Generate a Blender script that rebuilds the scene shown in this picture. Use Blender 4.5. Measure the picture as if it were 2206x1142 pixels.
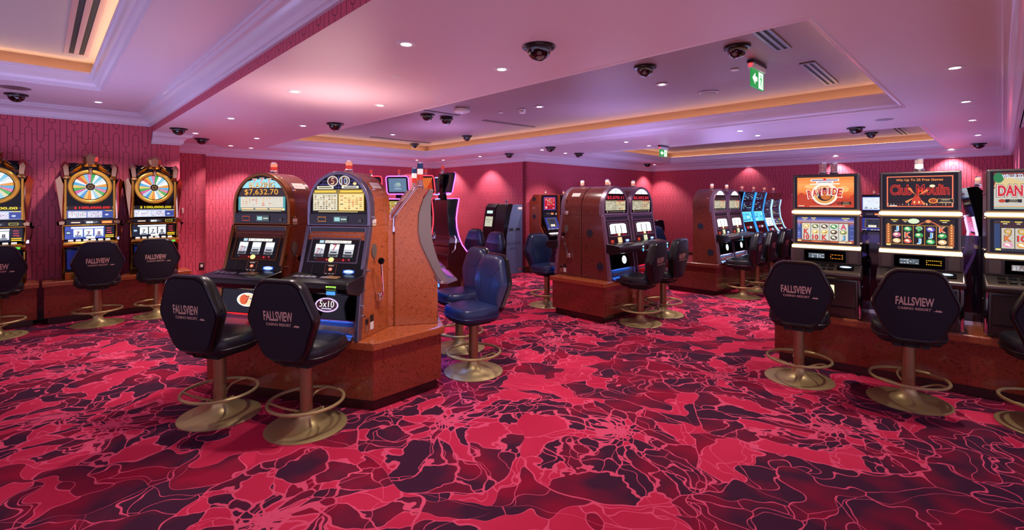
import bpy, bmesh, math, random
from mathutils import Vector, Matrix
random.seed(7)
for o in list(bpy.data.objects): bpy.data.objects.remove(o)
S = bpy.context.scene
COL = S.collection
# ---------------------------------------------------------------- camera, world, exposure
FPX, HOR, CXP, EYE = 1037.0, 431.0, 1103.0, 1.6
cam = bpy.data.cameras.new('camera'); cam.sensor_fit = 'HORIZONTAL'; cam.sensor_width = 36
cam.lens = 36 * FPX / 2206; cam.shift_y = -(571 - HOR) / 2206; cam.clip_start = .05
camo = bpy.data.objects.new('camera', cam); COL.objects.link(camo)
camo.location = (0, 0, EYE); camo.rotation_euler = (math.radians(90), 0, 0)
S.camera = camo
S.view_settings.view_transform = 'Standard'; S.view_settings.look = 'None'
S.view_settings.exposure = 0.12; S.view_settings.gamma = 1; S.view_settings.use_curve_mapping = False
W = bpy.data.worlds.new('world'); S.world = W; W.use_nodes = True
W.node_tree.nodes['Background'].inputs[0].default_value = (.72, .60, .98, 1)
W.node_tree.nodes['Background'].inputs[1].default_value = 1.15

# room axes: A runs left-forward, B runs right-forward
A = Vector((-.7005, .7136)); B = Vector((.7136, .7005))
def ab(a, b, z=0): return Vector((A.x*a + B.x*b, A.y*a + B.y*b, z))
ZL, ZR, ZT, ZTT = 2.613, 2.905, 2.87, 3.17     # low ceiling, recess ceilings, tall ceiling, tray ceiling
def light(kind, name, loc, energy, color, parent=None, **kw):
    d = bpy.data.lights.new(name, kind); d.energy = energy; d.color = color
    rot = kw.pop('rot', None)
    for k, v in kw.items(): setattr(d, k, v)
    o = bpy.data.objects.new(name, d); COL.objects.link(o); o.location = loc
    if rot: o.rotation_euler = rot
    if parent: o.parent = parent
    return o
# added area lights without any fixture, tinting the ceiling violet and pink
UPL = [(ab(4.05, 5.9, 1.98), 10, (.50, .42, 1), .9), (ab(3.8, 9.6, 1.95), 14, (.50, .42, 1), .9), (Vector((-1.7, 4.6, 2.0)), 9, (1, .62, .55), .9), (Vector((-1.3, 8.7, 2.2)), 8, (.60, .45, 1), .9),
       (ab(2.3, 7.4, .9), 26, (.42, .45, 1), 2.2), (ab(6.0, 9.6, .9), 26, (.45, .45, 1), 2.0), (ab(1.6, 10.8, .9), 26, (.42, .42, 1), 2.2), (ab(6.4, 5.6, .9), 20, (.5, .48, 1), 2.0),
       (ab(6.4, .2, .9), 30, (.45, .50, 1), 2.0), (ab(9.2, 5.0, .9), 24, (.50, .50, 1), 1.6), (ab(4.0, -1.8, .9), 30, (.5, .5, 1), 2.4),
       (ab(2.6, 3.4, .6), 8, (1, .56, .66), 2.4), (ab(1.0, 1.4, .6), 5, (1, .56, .66), 2.0)]
for p, e, c, sz in UPL:
    light('AREA', 'added_uplight', p, e, c, shape='DISK', size=sz, rot=(math.pi, 0, 0))

# ---------------------------------------------------------------- materials
def srgb(h):
    h = h.lstrip('#'); r = [int(h[i:i+2], 16)/255 for i in (0, 2, 4)]
    return tuple(c/12.92 if c <= .04045 else ((c+.055)/1.055)**2.4 for c in r) + (1,)
_m = {}
def mat(name, col, rough=.5, metal=0, coat=0, emit=None, es=0, **kw):
    if name in _m: return _m[name]
    m = bpy.data.materials.new(name); m.use_nodes = True
    p = m.node_tree.nodes['Principled BSDF']
    p.inputs['Base Color'].default_value = srgb(col); p.inputs['Roughness'].default_value = rough
    p.inputs['Metallic'].default_value = metal; p.inputs['Coat Weight'].default_value = coat
    p.inputs['Coat Roughness'].default_value = .08
    if emit: p.inputs['Emission Color'].default_value = srgb(emit); p.inputs['Emission Strength'].default_value = es
    for k, v in kw.items(): p.inputs[k].default_value = v
    _m[name] = m; return m
def glow(col, es=1.0, sample=False):
    k = 'glow_%s_%s' % (col.strip('#'), es)
    m = mat(k, '#050505', .25, emit=col, es=es)
    if not sample:
        try: m.cycles.emission_sampling = 'NONE'
        except Exception: pass
    return m
class NT:
    def __init__(s, m): s.t = m.node_tree; s.n = s.t.nodes; s.l = s.t.links; s.p = s.n['Principled BSDF']
    def new(s, ty, **kw):
        n = s.n.new(ty)
        for k, v in kw.items(): setattr(n, k, v)
        return n
    def lk(s, a, b): s.l.new(a, b)
    def math(s, op, a, b=None, c=None, clamp=False):
        n = s.new('ShaderNodeMath', operation=op); n.use_clamp = clamp
        for i, x in enumerate((a, b, c)):
            if x is None: continue
            if isinstance(x, (int, float)): n.inputs[i].default_value = x
            else: s.lk(x, n.inputs[i])
        return n.outputs[0]
    def vm(s, op, a, b=None, sc=None):
        n = s.new('ShaderNodeVectorMath', operation=op)
        for i, x in enumerate((a, b)):
            if x is None: continue
            if isinstance(x, (tuple, list)): n.inputs[i].default_value = x
            else: s.lk(x, n.inputs[i])
        if sc is not None:
            if isinstance(sc, (int, float)): n.inputs['Scale'].default_value = sc
            else: s.lk(sc, n.inputs['Scale'])
        return n.outputs['Value'] if op in ('LENGTH', 'DOT_PRODUCT') else n.outputs[0]
    def mix(s, f, a, b):
        n = s.new('ShaderNodeMix', data_type='RGBA')
        for i, x in ((0, f), (6, a), (7, b)):
            if isinstance(x, (int, float)): n.inputs[i].default_value = x
            elif isinstance(x, tuple): n.inputs[i].default_value = x
            else: s.lk(x, n.inputs[i])
        return n.outputs[2]
    def noise(s, v, sc, det=2, rough=.5):
        n = s.new('ShaderNodeTexNoise'); n.inputs['Scale'].default_value = sc; n.inputs['Detail'].default_value = det
        n.inputs['Roughness'].default_value = rough
        if v is not None: s.lk(v, n.inputs['Vector'])
        return n
    def ramp(s, f, stops, interp='LINEAR'):
        n = s.new('ShaderNodeValToRGB'); n.color_ramp.interpolation = interp
        e = n.color_ramp.elements
        while len(e) < len(stops): e.new(.5)
        for i, (p, c) in enumerate(stops): e[i].position = p; e[i].color = srgb(c) if isinstance(c, str) else c
        s.lk(f, n.inputs[0]); return n.outputs[0]
    def sep(s, v):
        n = s.new('ShaderNodeSeparateXYZ'); s.lk(v, n.inputs[0]); return n.outputs
    def comb(s, x, y, z):
        n = s.new('ShaderNodeCombineXYZ')
        for i, q in enumerate((x, y, z)):
            if isinstance(q, (int, float)): n.inputs[i].default_value = q
            else: s.lk(q, n.inputs[i])
        return n.outputs[0]

def carpet_material():
    m = mat('carpet', '#8a1030', .95); t = NT(m)
    pos = t.new('ShaderNodeNewGeometry').outputs['Position']
    CELL = 1.45
    p = t.vm('SCALE', pos, sc=1/CELL)
    n1 = t.noise(p, 1.6, 2); d1 = t.vm('SUBTRACT', n1.outputs['Color'], (.5, .5, .5))
    n2 = t.noise(p, 6.0, 1); d2 = t.vm('SUBTRACT', n2.outputs['Color'], (.5, .5, .5))
    pd = t.vm('ADD', p, t.vm('SCALE', d1, sc=.55)); pd = t.vm('ADD', pd, t.vm('SCALE', d2, sc=.10))
    x, y, z = t.sep(pd); p2 = t.comb(x, y, 0)
    v1 = t.new('ShaderNodeTexVoronoi', voronoi_dimensions='2D', feature='F1'); v1.inputs['Scale'].default_value = 1; v1.inputs['Randomness'].default_value = .8
    t.lk(p2, v1.inputs['Vector'])
    dl = t.vm('SUBTRACT', p2, v1.outputs['Position'])
    r = t.math('ADD', t.vm('LENGTH', dl), .012)
    un = t.vm('NORMALIZE', dl); ux, uy, uz = t.sep(un)
    lr = t.math('MULTIPLY', t.math('LOGARITHM', r, 2.718281828), .62)
    q = t.comb(ux, uy, lr)
    q = t.vm('ADD', q, t.vm('SCALE', v1.outputs['Color'], sc=7.0))
    nq = t.noise(p, 11, 2); q = t.vm('ADD', q, t.vm('SCALE', t.vm('SUBTRACT', nq.outputs['Color'], (.5, .5, .5)), sc=.22))
    SQ = 2.7
    def vor(feat, vec, sc, dims='3D'):
        v = t.new('ShaderNodeTexVoronoi', voronoi_dimensions=dims, feature=feat); v.inputs['Scale'].default_value = sc
        t.lk(vec, v.inputs['Vector']); return v
    ve = vor('DISTANCE_TO_EDGE', q, SQ); vc = vor('F1', q, SQ)
    dist = t.math('MULTIPLY', t.math('MULTIPLY', ve.outputs['Distance'], r), CELL/SQ)
    # boundary between flowers
    vb = t.new('ShaderNodeTexVoronoi', voronoi_dimensions='2D', feature='DISTANCE_TO_EDGE'); vb.inputs['Scale'].default_value = 1; vb.inputs['Randomness'].default_value = .8
    t.lk(p2, vb.inputs['Vector'])
    db = t.math('MULTIPLY', vb.outputs['Distance'], CELL)
    # leaf filler pattern between the flowers
    lf = t.vm('ADD', p2, t.vm('SCALE', d2, sc=.25))
    ls = t.vm('MULTIPLY', lf, (3.6, 6.4, 1))
    le = vor('DISTANCE_TO_EDGE', ls, 1, '2D'); lc = vor('F1', ls, 1, '2D')
    ld = t.math('MULTIPLY', le.outputs['Distance'], CELL/4.8)
    isleaf = t.math('GREATER_THAN', r, .47)
    dm = t.new('ShaderNodeMix', data_type='FLOAT'); t.lk(isleaf, dm.inputs[0]); t.lk(dist, dm.inputs[2]); t.lk(ld, dm.inputs[3])
    rd = t.math('MULTIPLY', t.math('ABSOLUTE', t.math('SUBTRACT', r, .47)), CELL)
    dd = t.math('MINIMUM', t.math('MINIMUM', dm.outputs[0], rd), t.math('ADD', db, .003))
    wn = t.noise(p, 5, 1); wd = t.math('MULTIPLY_ADD', wn.outputs['Fac'], .008, .001)
    line = t.math('LESS_THAN', dd, wd)
    cc = t.mix(isleaf, vc.outputs['Color'], lc.outputs['Color'])
    v3 = vor('DISTANCE_TO_EDGE', t.vm('MULTIPLY', lf, (8.5, 5.5, 1)), 1, '2D')
    vein = t.math('MULTIPLY', t.math('LESS_THAN', t.math('MULTIPLY', v3.outputs['Distance'], CELL/7), .0045), t.math('GREATER_THAN', t.sep(cc)[1], .52))
    line = t.math('MAXIMUM', line, vein)
    s0 = t.sep(cc)[0]
    grad = t.noise(p, 2.2, 1).outputs['Fac']
    soft = t.noise(p, 3.4, 2).outputs['Fac']; soft = t.ramp(t.math('ADD', soft, t.math('MULTIPLY', t.math('SUBTRACT', t.sep(cc)[2], .5), .22)), [(.45, '#000000'), (.72, '#ffffff')])
    dark = t.mix(soft, srgb('#46223a'), srgb('#9c1638'))
    pink = t.mix(grad, srgb('#c01c44'), srgb('#e83c62'))
    base = t.mix(t.math('GREATER_THAN', s0, .73), dark, pink)
    base = t.mix(line, base, srgb('#f05a7e'))
    fz = t.noise(pos, 260, 1).outputs['Fac']
    base = t.mix(t.math('MULTIPLY', fz, .3), base, srgb('#2a0a18'))
    t.lk(base, t.p.inputs['Base Color'])
    bp = t.new('ShaderNodeBump'); bp.inputs['Strength'].default_value = .35; bp.inputs['Distance'].default_value = .004
    t.lk(fz, bp.inputs['Height']); t.lk(bp.outputs[0], t.p.inputs['Normal'])
    t.p.inputs['Specular IOR Level'].default_value = .1
    return m
def wallpaper_material():
    m = mat('wallpaper', '#b01a34', .55); t = NT(m)
    oc = t.new('ShaderNodeTexCoord').outputs['Object']
    x, y, z = t.sep(oc)
    CW, P = .112, .52
    cx = t.math('DIVIDE', x, CW); ci = t.math('FLOOR', cx); fx = t.math('MULTIPLY', t.math('SUBTRACT', t.math('SUBTRACT', cx, ci), .5), CW)
    odd = t.math('MODULO', t.math('ABSOLUTE', ci), 2.0)
    zz = t.math('ADD', t.math('DIVIDE', z, P), t.math('MULTIPLY', odd, .5))
    fz = t.math('MULTIPLY', t.math('SUBTRACT', t.math('FRACT', zz), .5), P)
    R_, HL = .033, .19
    az = t.math('MAXIMUM', t.math('SUBTRACT', t.math('ABSOLUTE', fz), HL), 0)
    sd = t.math('SUBTRACT', t.math('SQRT', t.math('ADD', t.math('MULTIPLY', fx, fx), t.math('MULTIPLY', az, az))), R_)
    LW = .0032
    l1 = t.math('LESS_THAN', t.math('ABSOLUTE', sd), LW)
    out = t.math('GREATER_THAN', sd, 0)
    l2 = t.math('MULTIPLY', out, t.math('LESS_THAN', t.math('ABSOLUTE', fx), LW*.8))
    l3 = t.math('MULTIPLY', out, t.math('LESS_THAN', t.math('ABSOLUTE', t.math('SUBTRACT', t.math('ABSOLUTE', fz), P*.25)), LW*.8))
    ln = t.math('MAXIMUM', l1, t.math('MAXIMUM', l2, l3))
    n = t.noise(oc, 90, 1).outputs['Fac']
    c = t.mix(n, srgb('#c44a60'), srgb('#d45a70'))
    c = t.mix(ln, c, srgb('#641c2c'))
    t.lk(c, t.p.inputs['Base Color'])
    return m
def wood_material(name, c1, c2, c3, rough=.22):
    m = mat(name, c1, rough, coat=.35); t = NT(m)
    oc = t.new('ShaderNodeTexCoord').outputs['Object']
    n = t.noise(oc, 9, 4, .65); w = t.vm('ADD', oc, t.vm('SCALE', n.outputs['Color'], sc=.12))
    v = t.new('ShaderNodeTexVoronoi'); v.inputs['Scale'].default_value = 60; t.lk(w, v.inputs['Vector'])
    n2 = t.noise(w, 95, 3, .7); n3 = t.noise(oc, 5, 2)
    f = t.math('ADD', t.math('MULTIPLY', n2.outputs['Fac'], .75), t.math('ADD', t.math('MULTIPLY', v.outputs['Distance'], .45), t.math('MULTIPLY', n3.outputs['Fac'], .15)))
    c = t.ramp(f, [(.36, c3), (.50, c1), (.66, c2), (.78, c1), (.95, c3)])
    t.lk(c, t.p.inputs['Base Color']); return m
CARPET = carpet_material(); WALLP = wallpaper_material()
WOOD = wood_material('burl_wood', '#a04e28', '#b05e34', '#6c301a')
WOODD = wood_material('shaded_burl_wood', '#5e2820', '#743429', '#3e1812')  # same burl wood as above, shade put into its darker colours
MAHOG = mat('baseboard_wood', '#4a2418', .3, coat=.3)
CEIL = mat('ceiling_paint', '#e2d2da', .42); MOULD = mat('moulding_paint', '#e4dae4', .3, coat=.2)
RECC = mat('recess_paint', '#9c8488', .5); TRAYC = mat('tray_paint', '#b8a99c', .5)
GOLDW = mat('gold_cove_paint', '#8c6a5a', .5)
WHITEP = mat('white_paint', '#e8e4e6', .4); GREYP = mat('grey_vent_metal', '#8c8288', .35, .6)
BLK = mat('black_plastic', '#09080b', .3, coat=.15); BLKM = mat('black_matte', '#09090c', .6); BLKG = mat('black_glass', '#040406', .06, **{'Specular IOR Level': .28})
LEATH = mat('black_leather', '#16161c', .38); LEATHB = mat('blue_black_leather', '#1e2a50', .34); FABR = mat('navy_fabric', '#15131f', .85)
BRASS = mat('satin_brass', '#b8a470', .42, .6); COPP = mat('copper_pole', '#a07c58', .35, .7)
CHROME = mat('chrome', '#e6e2e4', .08, 1); BRONZE = mat('bronze_metal', '#8a5a34', .25, .9); SILV = mat('silver_metal', '#827c8c', .3, .85)
LAVM = mat('mauve_metal', '#8d7486', .38, .6); GUNM = mat('gunmetal', '#6a625c', .3, .8); GOLDM = mat('polished_gold', '#c8963e', .14, 1)
GREYB = mat('grey_curved_panel', '#7d706e', .45, .3); SMOKE = mat('smoked_glass', '#3a2a44', .05); SMOKE.node_tree.nodes['Principled BSDF'].inputs['Transmission Weight'].default_value = .85
CLEAR = mat('clear_plastic', '#f2dcd0', .08); CLEAR.node_tree.nodes['Principled BSDF'].inputs['Transmission Weight'].default_value = .6
REDP = mat('red_plastic', '#c03428', .2, emit='#ff4020', es=.4); BLUEP = mat('blue_plastic', '#2c5c90', .2); SLATE = mat('slate_blue_metal', '#60709a', .45, .2)
LOGOM = mat('tan_embroidery', '#d2b29c', .6); PAPER = mat('white_label', '#e4dcd4', .6)
DOME = mat('dome_glass', '#0a0408', .04, coat=1)

# ---------------------------------------------------------------- mesh helper
class G:
    def __init__(s): s.v = []; s.f = []; s.m = []; s.mats = []
    def mi(s, m):
        if m not in s.mats: s.mats.append(m)
        return s.mats.index(m)
    def add(s, vs, fs, m):
        o = len(s.v); k = s.mi(m); s.v += [tuple(q) for q in vs]
        for f in fs: s.f.append(tuple(o+i for i in f)); s.m.append(k)
        return s
    def box(s, x0, x1, y0, y1, z0, z1, m):
        vs = [(x, y, z) for z in (z0, z1) for x, y in ((x0, y0), (x1, y0), (x1, y1), (x0, y1))]
        return s.add(vs, [(3, 2, 1, 0), (4, 5, 6, 7), (0, 1, 5, 4), (1, 2, 6, 5), (2, 3, 7, 6), (3, 0, 4, 7)], m)
    def obox(s, O, U, V, N, w, h, d, m):       # box on an oriented plane: centre O, width along U, height along V, depth d along N
        O, U, V, N = map(Vector, (O, U, V, N)); vs = []
        for n in (0, d):
            for a_, b_ in ((-1, -1), (1, -1), (1, 1), (-1, 1)): vs.append(O + U*w/2*a_ + V*h/2*b_ + N*n)
        return s.add(vs, [(3, 2, 1, 0), (4, 5, 6, 7), (0, 1, 5, 4), (1, 2, 6, 5), (2, 3, 7, 6), (3, 0, 4, 7)], m)
    def prism(s, pts, ax, a0, a1, m, cap=True):
        n = len(pts)
        def mk(p, a): return {'x': (a, p[0], p[1]), 'y': (p[0], a, p[1]), 'z': (p[0], p[1], a)}[ax]
        vs = [mk(p, a0) for p in pts] + [mk(p, a1) for p in pts]
        fs = [(i, (i+1) % n, n+(i+1) % n, n+i) for i in range(n)]
        if cap: fs += [tuple(range(n))[::-1], tuple(range(n, 2*n))]
        return s.add(vs, fs, m)
    def band(s, inner, outer, ax, a0, a1, m, closed=True):   # frame between two outlines with equal counts
        n = len(inner); k = n if closed else n-1
        def mk(p, a): return {'x': (a, p[0], p[1]), 'y': (p[0], a, p[1]), 'z': (p[0], p[1], a)}[ax]
        vs = [mk(p, a0) for p in inner] + [mk(p, a0) for p in outer] + [mk(p, a1) for p in inner] + [mk(p, a1) for p in outer]
        fs = []
        for i in range(k):
            j = (i+1) % n
            fs += [(i, j, n+j, n+i), (2*n+i, 3*n+i, 3*n+j, 2*n+j), (n+i, n+j, 3*n+j, 3*n+i), (i, 2*n+i, 2*n+j, j)]
        if not closed: fs += [(0, n, 3*n, 2*n), (n-1, 3*n-1, 4*n-1, 2*n-1)]
        return s.add(vs, fs, m)
    def cyl(s, p0, p1, r0, m, r1=None, n=20, cap=True):
        r1 = r0 if r1 is None else r1; p0, p1 = Vector(p0), Vector(p1); d = (p1-p0).normalized()
        u = d.orthogonal().normalized(); w = d.cross(u)
        vs = [p0 + (u*math.cos(t)+w*math.sin(t))*r0 for t in [2*math.pi*i/n for i in range(n)]] + [p1 + (u*math.cos(t)+w*math.sin(t))*r1 for t in [2*math.pi*i/n for i in range(n)]]
        fs = [(i, (i+1) % n, n+(i+1) % n, n+i) for i in range(n)]
        if cap: fs += [tuple(range(n))[::-1], tuple(range(n, 2*n))]
        return s.add(vs, fs, m)
    def lathe(s, prof, m, c=(0, 0, 0), n=32, sx=1, sy=1):
        vs = [(c[0]+r*math.cos(2*math.pi*i/n)*sx, c[1]+r*math.sin(2*math.pi*i/n)*sy, c[2]+z) for r, z in prof for i in range(n)]
        fs = [(k*n+i, k*n+(i+1) % n, (k+1)*n+(i+1) % n, (k+1)*n+i) for k in range(len(prof)-1) for i in range(n)]
        fs += [tuple(range(n))[::-1], tuple((len(prof)-1)*n+i for i in range(n))]
        return s.add(vs, fs, m)
    def tube(s, path, r, m, n=10, closed=False):
        P = [Vector(p) for p in path]; k = len(P); rings = []
        up = None
        for i, p in enumerate(P):
            a_ = P[(i-1) % k] if (closed or i > 0) else p; b_ = P[(i+1) % k] if (closed or i < k-1) else p
            d = (b_-a_).normalized()
            if up is None: up = d.orthogonal().normalized()
            up = (up - d*up.dot(d)).normalized(); w = d.cross(up)
            rings.append([p + (up*math.cos(2*math.pi*j/n)+w*math.sin(2*math.pi*j/n))*r for j in range(n)])
        vs = [q for R in rings for q in R]; fs = []
        for i in range(k if closed else k-1):
            a_, b_ = i*n, ((i+1) % k)*n
            fs += [(a_+j, a_+(j+1) % n, b_+(j+1) % n, b_+j) for j in range(n)]
        if not closed: fs += [tuple(range(n))[::-1], tuple((k-1)*n+j for j in range(n))]
        return s.add(vs, fs, m)
    def pad(s, outline, rings, m, ax='y'):      # puffy star-convex pad: rings = (scale, offset along the axis), first and last closed by a fan
        n = len(outline); vs = []
        def mk(p, a): return {'y': (p[0], a, p[1]), 'z': (p[0], p[1], a)}[ax]
        for sc, off in rings: vs += [mk((p[0]*sc, p[1]*sc), off) for p in outline]
        fs = [(k*n+i, k*n+(i+1) % n, (k+1)*n+(i+1) % n, (k+1)*n+i) for k in range(len(rings)-1) for i in range(n)]
        fs += [tuple(range(n))[::-1], tuple((len(rings)-1)*n+i for i in range(n))]
        return s.add(vs, fs, m)
    def xform(s, M): s.v = [tuple(M @ Vector(q)) for q in s.v]; return s
    def build(s, name, parent=None, bevel=0, seg=2, smooth=True, recalc=True):
        me = bpy.data.meshes.new(name); me.from_pydata(s.v, [], s.f)
        for m in s.mats: me.materials.append(m)
        me.polygons.foreach_set('material_index', s.m)
        if recalc:
            bm = bmesh.new(); bm.from_mesh(me); bmesh.ops.recalc_face_normals(bm, faces=bm.faces); bm.to_mesh(me); bm.free()
        if smooth:
            me.polygons.foreach_set('use_smooth', [True]*len(me.polygons)); me.set_sharp_from_angle(angle=math.radians(32))
        me.update()
        o = bpy.data.objects.new(name, me); COL.objects.link(o)
        if parent: o.parent = parent
        if bevel:
            b = o.modifiers.new('bevel', 'BEVEL'); b.width = bevel; b.segments = seg; b.limit_method = 'ANGLE'; b.angle_limit = math.radians(40); b.harden_normals = True
        return o
_txt = {}
def text_mesh(s, off=0):
    key = (s, off)
    if key not in _txt:
        c = bpy.data.curves.new('t', 'FONT'); c.body = s; c.resolution_u = 3; c.offset = off; o = bpy.data.objects.new('t', c)
        me = bpy.data.meshes.new_from_object(o)
        vs = [tuple(v.co) for v in me.vertices]; fs = [tuple(p.vertices) for p in me.polygons]
        x0 = min(v[0] for v in vs); x1 = max(v[0] for v in vs); y0 = min(v[1] for v in vs); y1 = max(v[1] for v in vs)
        _txt[key] = ([((v[0]-x0)/(x1-x0)-.5, (v[1]-y0)/(y1-y0)-.5) for v in vs], fs, (x1-x0)/(y1-y0))
        bpy.data.objects.remove(o); bpy.data.meshes.remove(me); bpy.data.curves.remove(c)
    return _txt[key]
class Art(G):
    """flat printed or lit artwork on one plane: centre O, axes U (right) and V (up)"""
    def __init__(s, O, tilt=0, U=(1, 0, 0), es=1.0, V=None):
        super().__init__(); s.O = Vector(O); s.U = Vector(U).normalized()
        s.V = Vector(V) if V else Vector((0, math.sin(tilt), math.cos(tilt)))
        s.N = s.U.cross(s.V); s.k = 0; s.es = es
    def _m(s, c): return glow(c, s.es) if isinstance(c, str) else c
    def poly(s, pts, c):
        s.k += 1; off = .0004 + .00035*s.k
        return s.add([s.O + s.U*p[0] + s.V*p[1] + s.N*off for p in pts], [tuple(range(len(pts)))], s._m(c))
    def rect(s, x, y, w, h, c): return s.poly([(x-w/2, y-h/2), (x+w/2, y-h/2), (x+w/2, y+h/2), (x-w/2, y+h/2)], c)
    def disc(s, x, y, r, c, ry=None, a0=0, a1=360, n=24):
        ry = ry or r; pts = [(x+r*math.cos(math.radians(a0+(a1-a0)*i/n)), y+ry*math.sin(math.radians(a0+(a1-a0)*i/n))) for i in range(n + (a1-a0 < 360))]
        if a1-a0 < 360 and a1-a0 != 180: pts.append((x, y))
        return s.poly(pts, c)
    def frame(s, x, y, w, h, t, c):
        s.rect(x, y+h/2, w+t, t, c); s.rect(x, y-h/2, w+t, t, c); s.rect(x-w/2, y, t, h, c); return s.rect(x+w/2, y, t, h, c)
    def text(s, st, x, y, h, c, w=None, rot=0, off=0.0):
        vs, fs, asp = text_mesh(st, off); w = w or asp*h; s.k += 1; off = .0004+.00035*s.k; cr, sr = math.cos(rot), math.sin(rot)
        return s.add([s.O + s.U*(x + v[0]*w*cr - v[1]*h*sr) + s.V*(y + v[0]*w*sr + v[1]*h*cr) + s.N*off for v in vs], fs, s._m(c))
    def table(s, x, y, w, h, nr, nc, c, fill=.6):
        for i in range(nr):
            for j in range(nc):
                if random.random() < fill:
                    s.k -= 1
                    s.rect(x-w/2+(j+.5)*w/nc, y-h/2+(i+.5)*h/nr, w/nc*random.uniform(.4, .85), h/nr*.5, random.choice(c))
        s.k += 1
    def build(s, name, parent=None): return super().build(name, parent, smooth=False, recalc=False)

# ---------------------------------------------------------------- object helpers
def thing(name, label, cat, loc=(0, 0, 0), rz=0, group=None):
    o = bpy.data.objects.new(name, None); COL.objects.link(o); o.empty_display_size = .1
    o.location = loc; o.rotation_euler = (0, 0, rz); return tag(o, label, cat, group)
def tag(o, label, cat, group=None):
    o['label'] = label; o['category'] = cat
    if group: o['group'] = group
    return o
def struct(o): o['kind'] = 'structure'; return o
def copy_tree(o, parent=None):
    c = o.copy(); COL.objects.link(c); c.parent = parent
    for ch in list(o.children): copy_tree(ch, c)
    return c
def rz_out(ox, oy): return math.atan2(ox, -oy)
def rpoly(pts, r, n=5):
    out = []; k = len(pts)
    for i in range(k):
        p, a_, b_ = Vector(pts[i]), Vector(pts[i-1]), Vector(pts[(i+1) % k]); u = (a_-p).normalized(); v = (b_-p).normalized()
        th = math.acos(max(-1, min(1, u.dot(v))))/2; d = min(r/math.tan(th), (a_-p).length*.48, (b_-p).length*.48); rr = d*math.tan(th)
        c = p + (u+v).normalized()*(rr/math.sin(th)); s0 = p+u*d; s1 = p+v*d
        for j in range(n+1):
            q = (s0*(1-j/n)+s1*(j/n))-c; q = c+q.normalized()*rr; out.append((q.x, q.y))
    return out
def rounded(pts, it=3, q=.25):
    for _ in range(it):
        n = len(pts); r = []
        for i in range(n):
            a_, b_ = pts[i], pts[(i+1) % n]
            r += [(a_[0]*(1-q)+b_[0]*q, a_[1]*(1-q)+b_[1]*q), (a_[0]*q+b_[0]*(1-q), a_[1]*q+b_[1]*(1-q))]
        pts = r
    return pts
# ================================================================ ROOM
def ceiling_rects(a0, a1, b0, b1, holes, z, m, name, th=.05):
    As = sorted({a0, a1, *[h[0] for h in holes], *[h[1] for h in holes]}); Bs = sorted({b0, b1, *[h[2] for h in holes], *[h[3] for h in holes]})
    g = G()
    for i in range(len(As)-1):
        for j in range(len(Bs)-1):
            ca, cb = (As[i]+As[i+1])/2, (Bs[j]+Bs[j+1])/2
            if any(h[0] < ca < h[1] and h[2] < cb < h[3] for h in holes): continue
            g.add([ab(As[i], Bs[j], z), ab(As[i+1], Bs[j], z), ab(As[i+1], Bs[j+1], z), ab(As[i], Bs[j+1], z)], [(0, 1, 2, 3)], m)
    bm_o = g.build(name, smooth=False)
    return struct(bm_o)
def sweep(path, prof, m, name, closed=False, side=1, mats=None, kind=True):
    """path in (a,b); prof = (offset to the interior side, z)"""
    P = [Vector(p) for p in path]; n = len(P); offs = []
    for i in range(n):
        d0 = (P[i]-P[i-1]).normalized() if (closed or i > 0) else None
        d1 = (P[(i+1) % n]-P[i]).normalized() if (closed or i < n-1) else None
        d0 = d0 or d1; d1 = d1 or d0
        n0 = Vector((-d0.y, d0.x))*side; n1 = Vector((-d1.y, d1.x))*side
        q = (n0+n1); offs.append(q/ (1+n0.dot(n1)) )
    g = G(); k = len(prof); vs = []
    for p, o in zip(P, offs):
        for r, z in prof: vs.append(ab(p.x+o.x*r, p.y+o.y*r, z))
    seg = n if closed else n-1
    for i in range(seg):
        j = (i+1) % n
        for t in range(k-1):
            mm = mats[t] if mats else m
            g.add([vs[i*k+t], vs[i*k+t+1], vs[j*k+t+1], vs[j*k+t]], [(0, 1, 2, 3)], mm)
    if not closed:
        g.add(vs[:k], [tuple(range(k))], m); g.add(vs[-k:], [tuple(range(k))], m)
    bm_ = g.build(name, smooth=False, recalc=False)
    me = bm_.data; bm = bmesh.new(); bm.from_mesh(me); bmesh.ops.remove_doubles(bm, verts=bm.verts, dist=1e-5); bmesh.ops.recalc_face_normals(bm, faces=bm.faces); bm.to_mesh(me); bm.free()
    me.polygons.foreach_set('use_smooth', [True]*len(me.polygons)); me.set_sharp_from_angle(angle=math.radians(28))
    return struct(bm_) if kind else bm_
# floor
g = G(); g.add([ab(-4, -8, 0), ab(11, -8, 0), ab(11, 13.4, 0), ab(-4, 13.4, 0)], [(0, 1, 2, 3)], CARPET)
struct(g.build('floor', smooth=False))
HOLE1 = (.733, 9.83, 3.05, 6.75); HOLE2 = (.76, 6.55, 8.52, 12.6); TRAY = (1.2, 7.33, -6.5, .526)
ceiling_rects(-4, 11, 1.2, 13.4, [HOLE1, HOLE2], ZL, CEIL, 'ceiling')
ceiling_rects(-4, 9.2, -8, 1.2, [TRAY], ZT, CEIL, 'ceiling')
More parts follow.
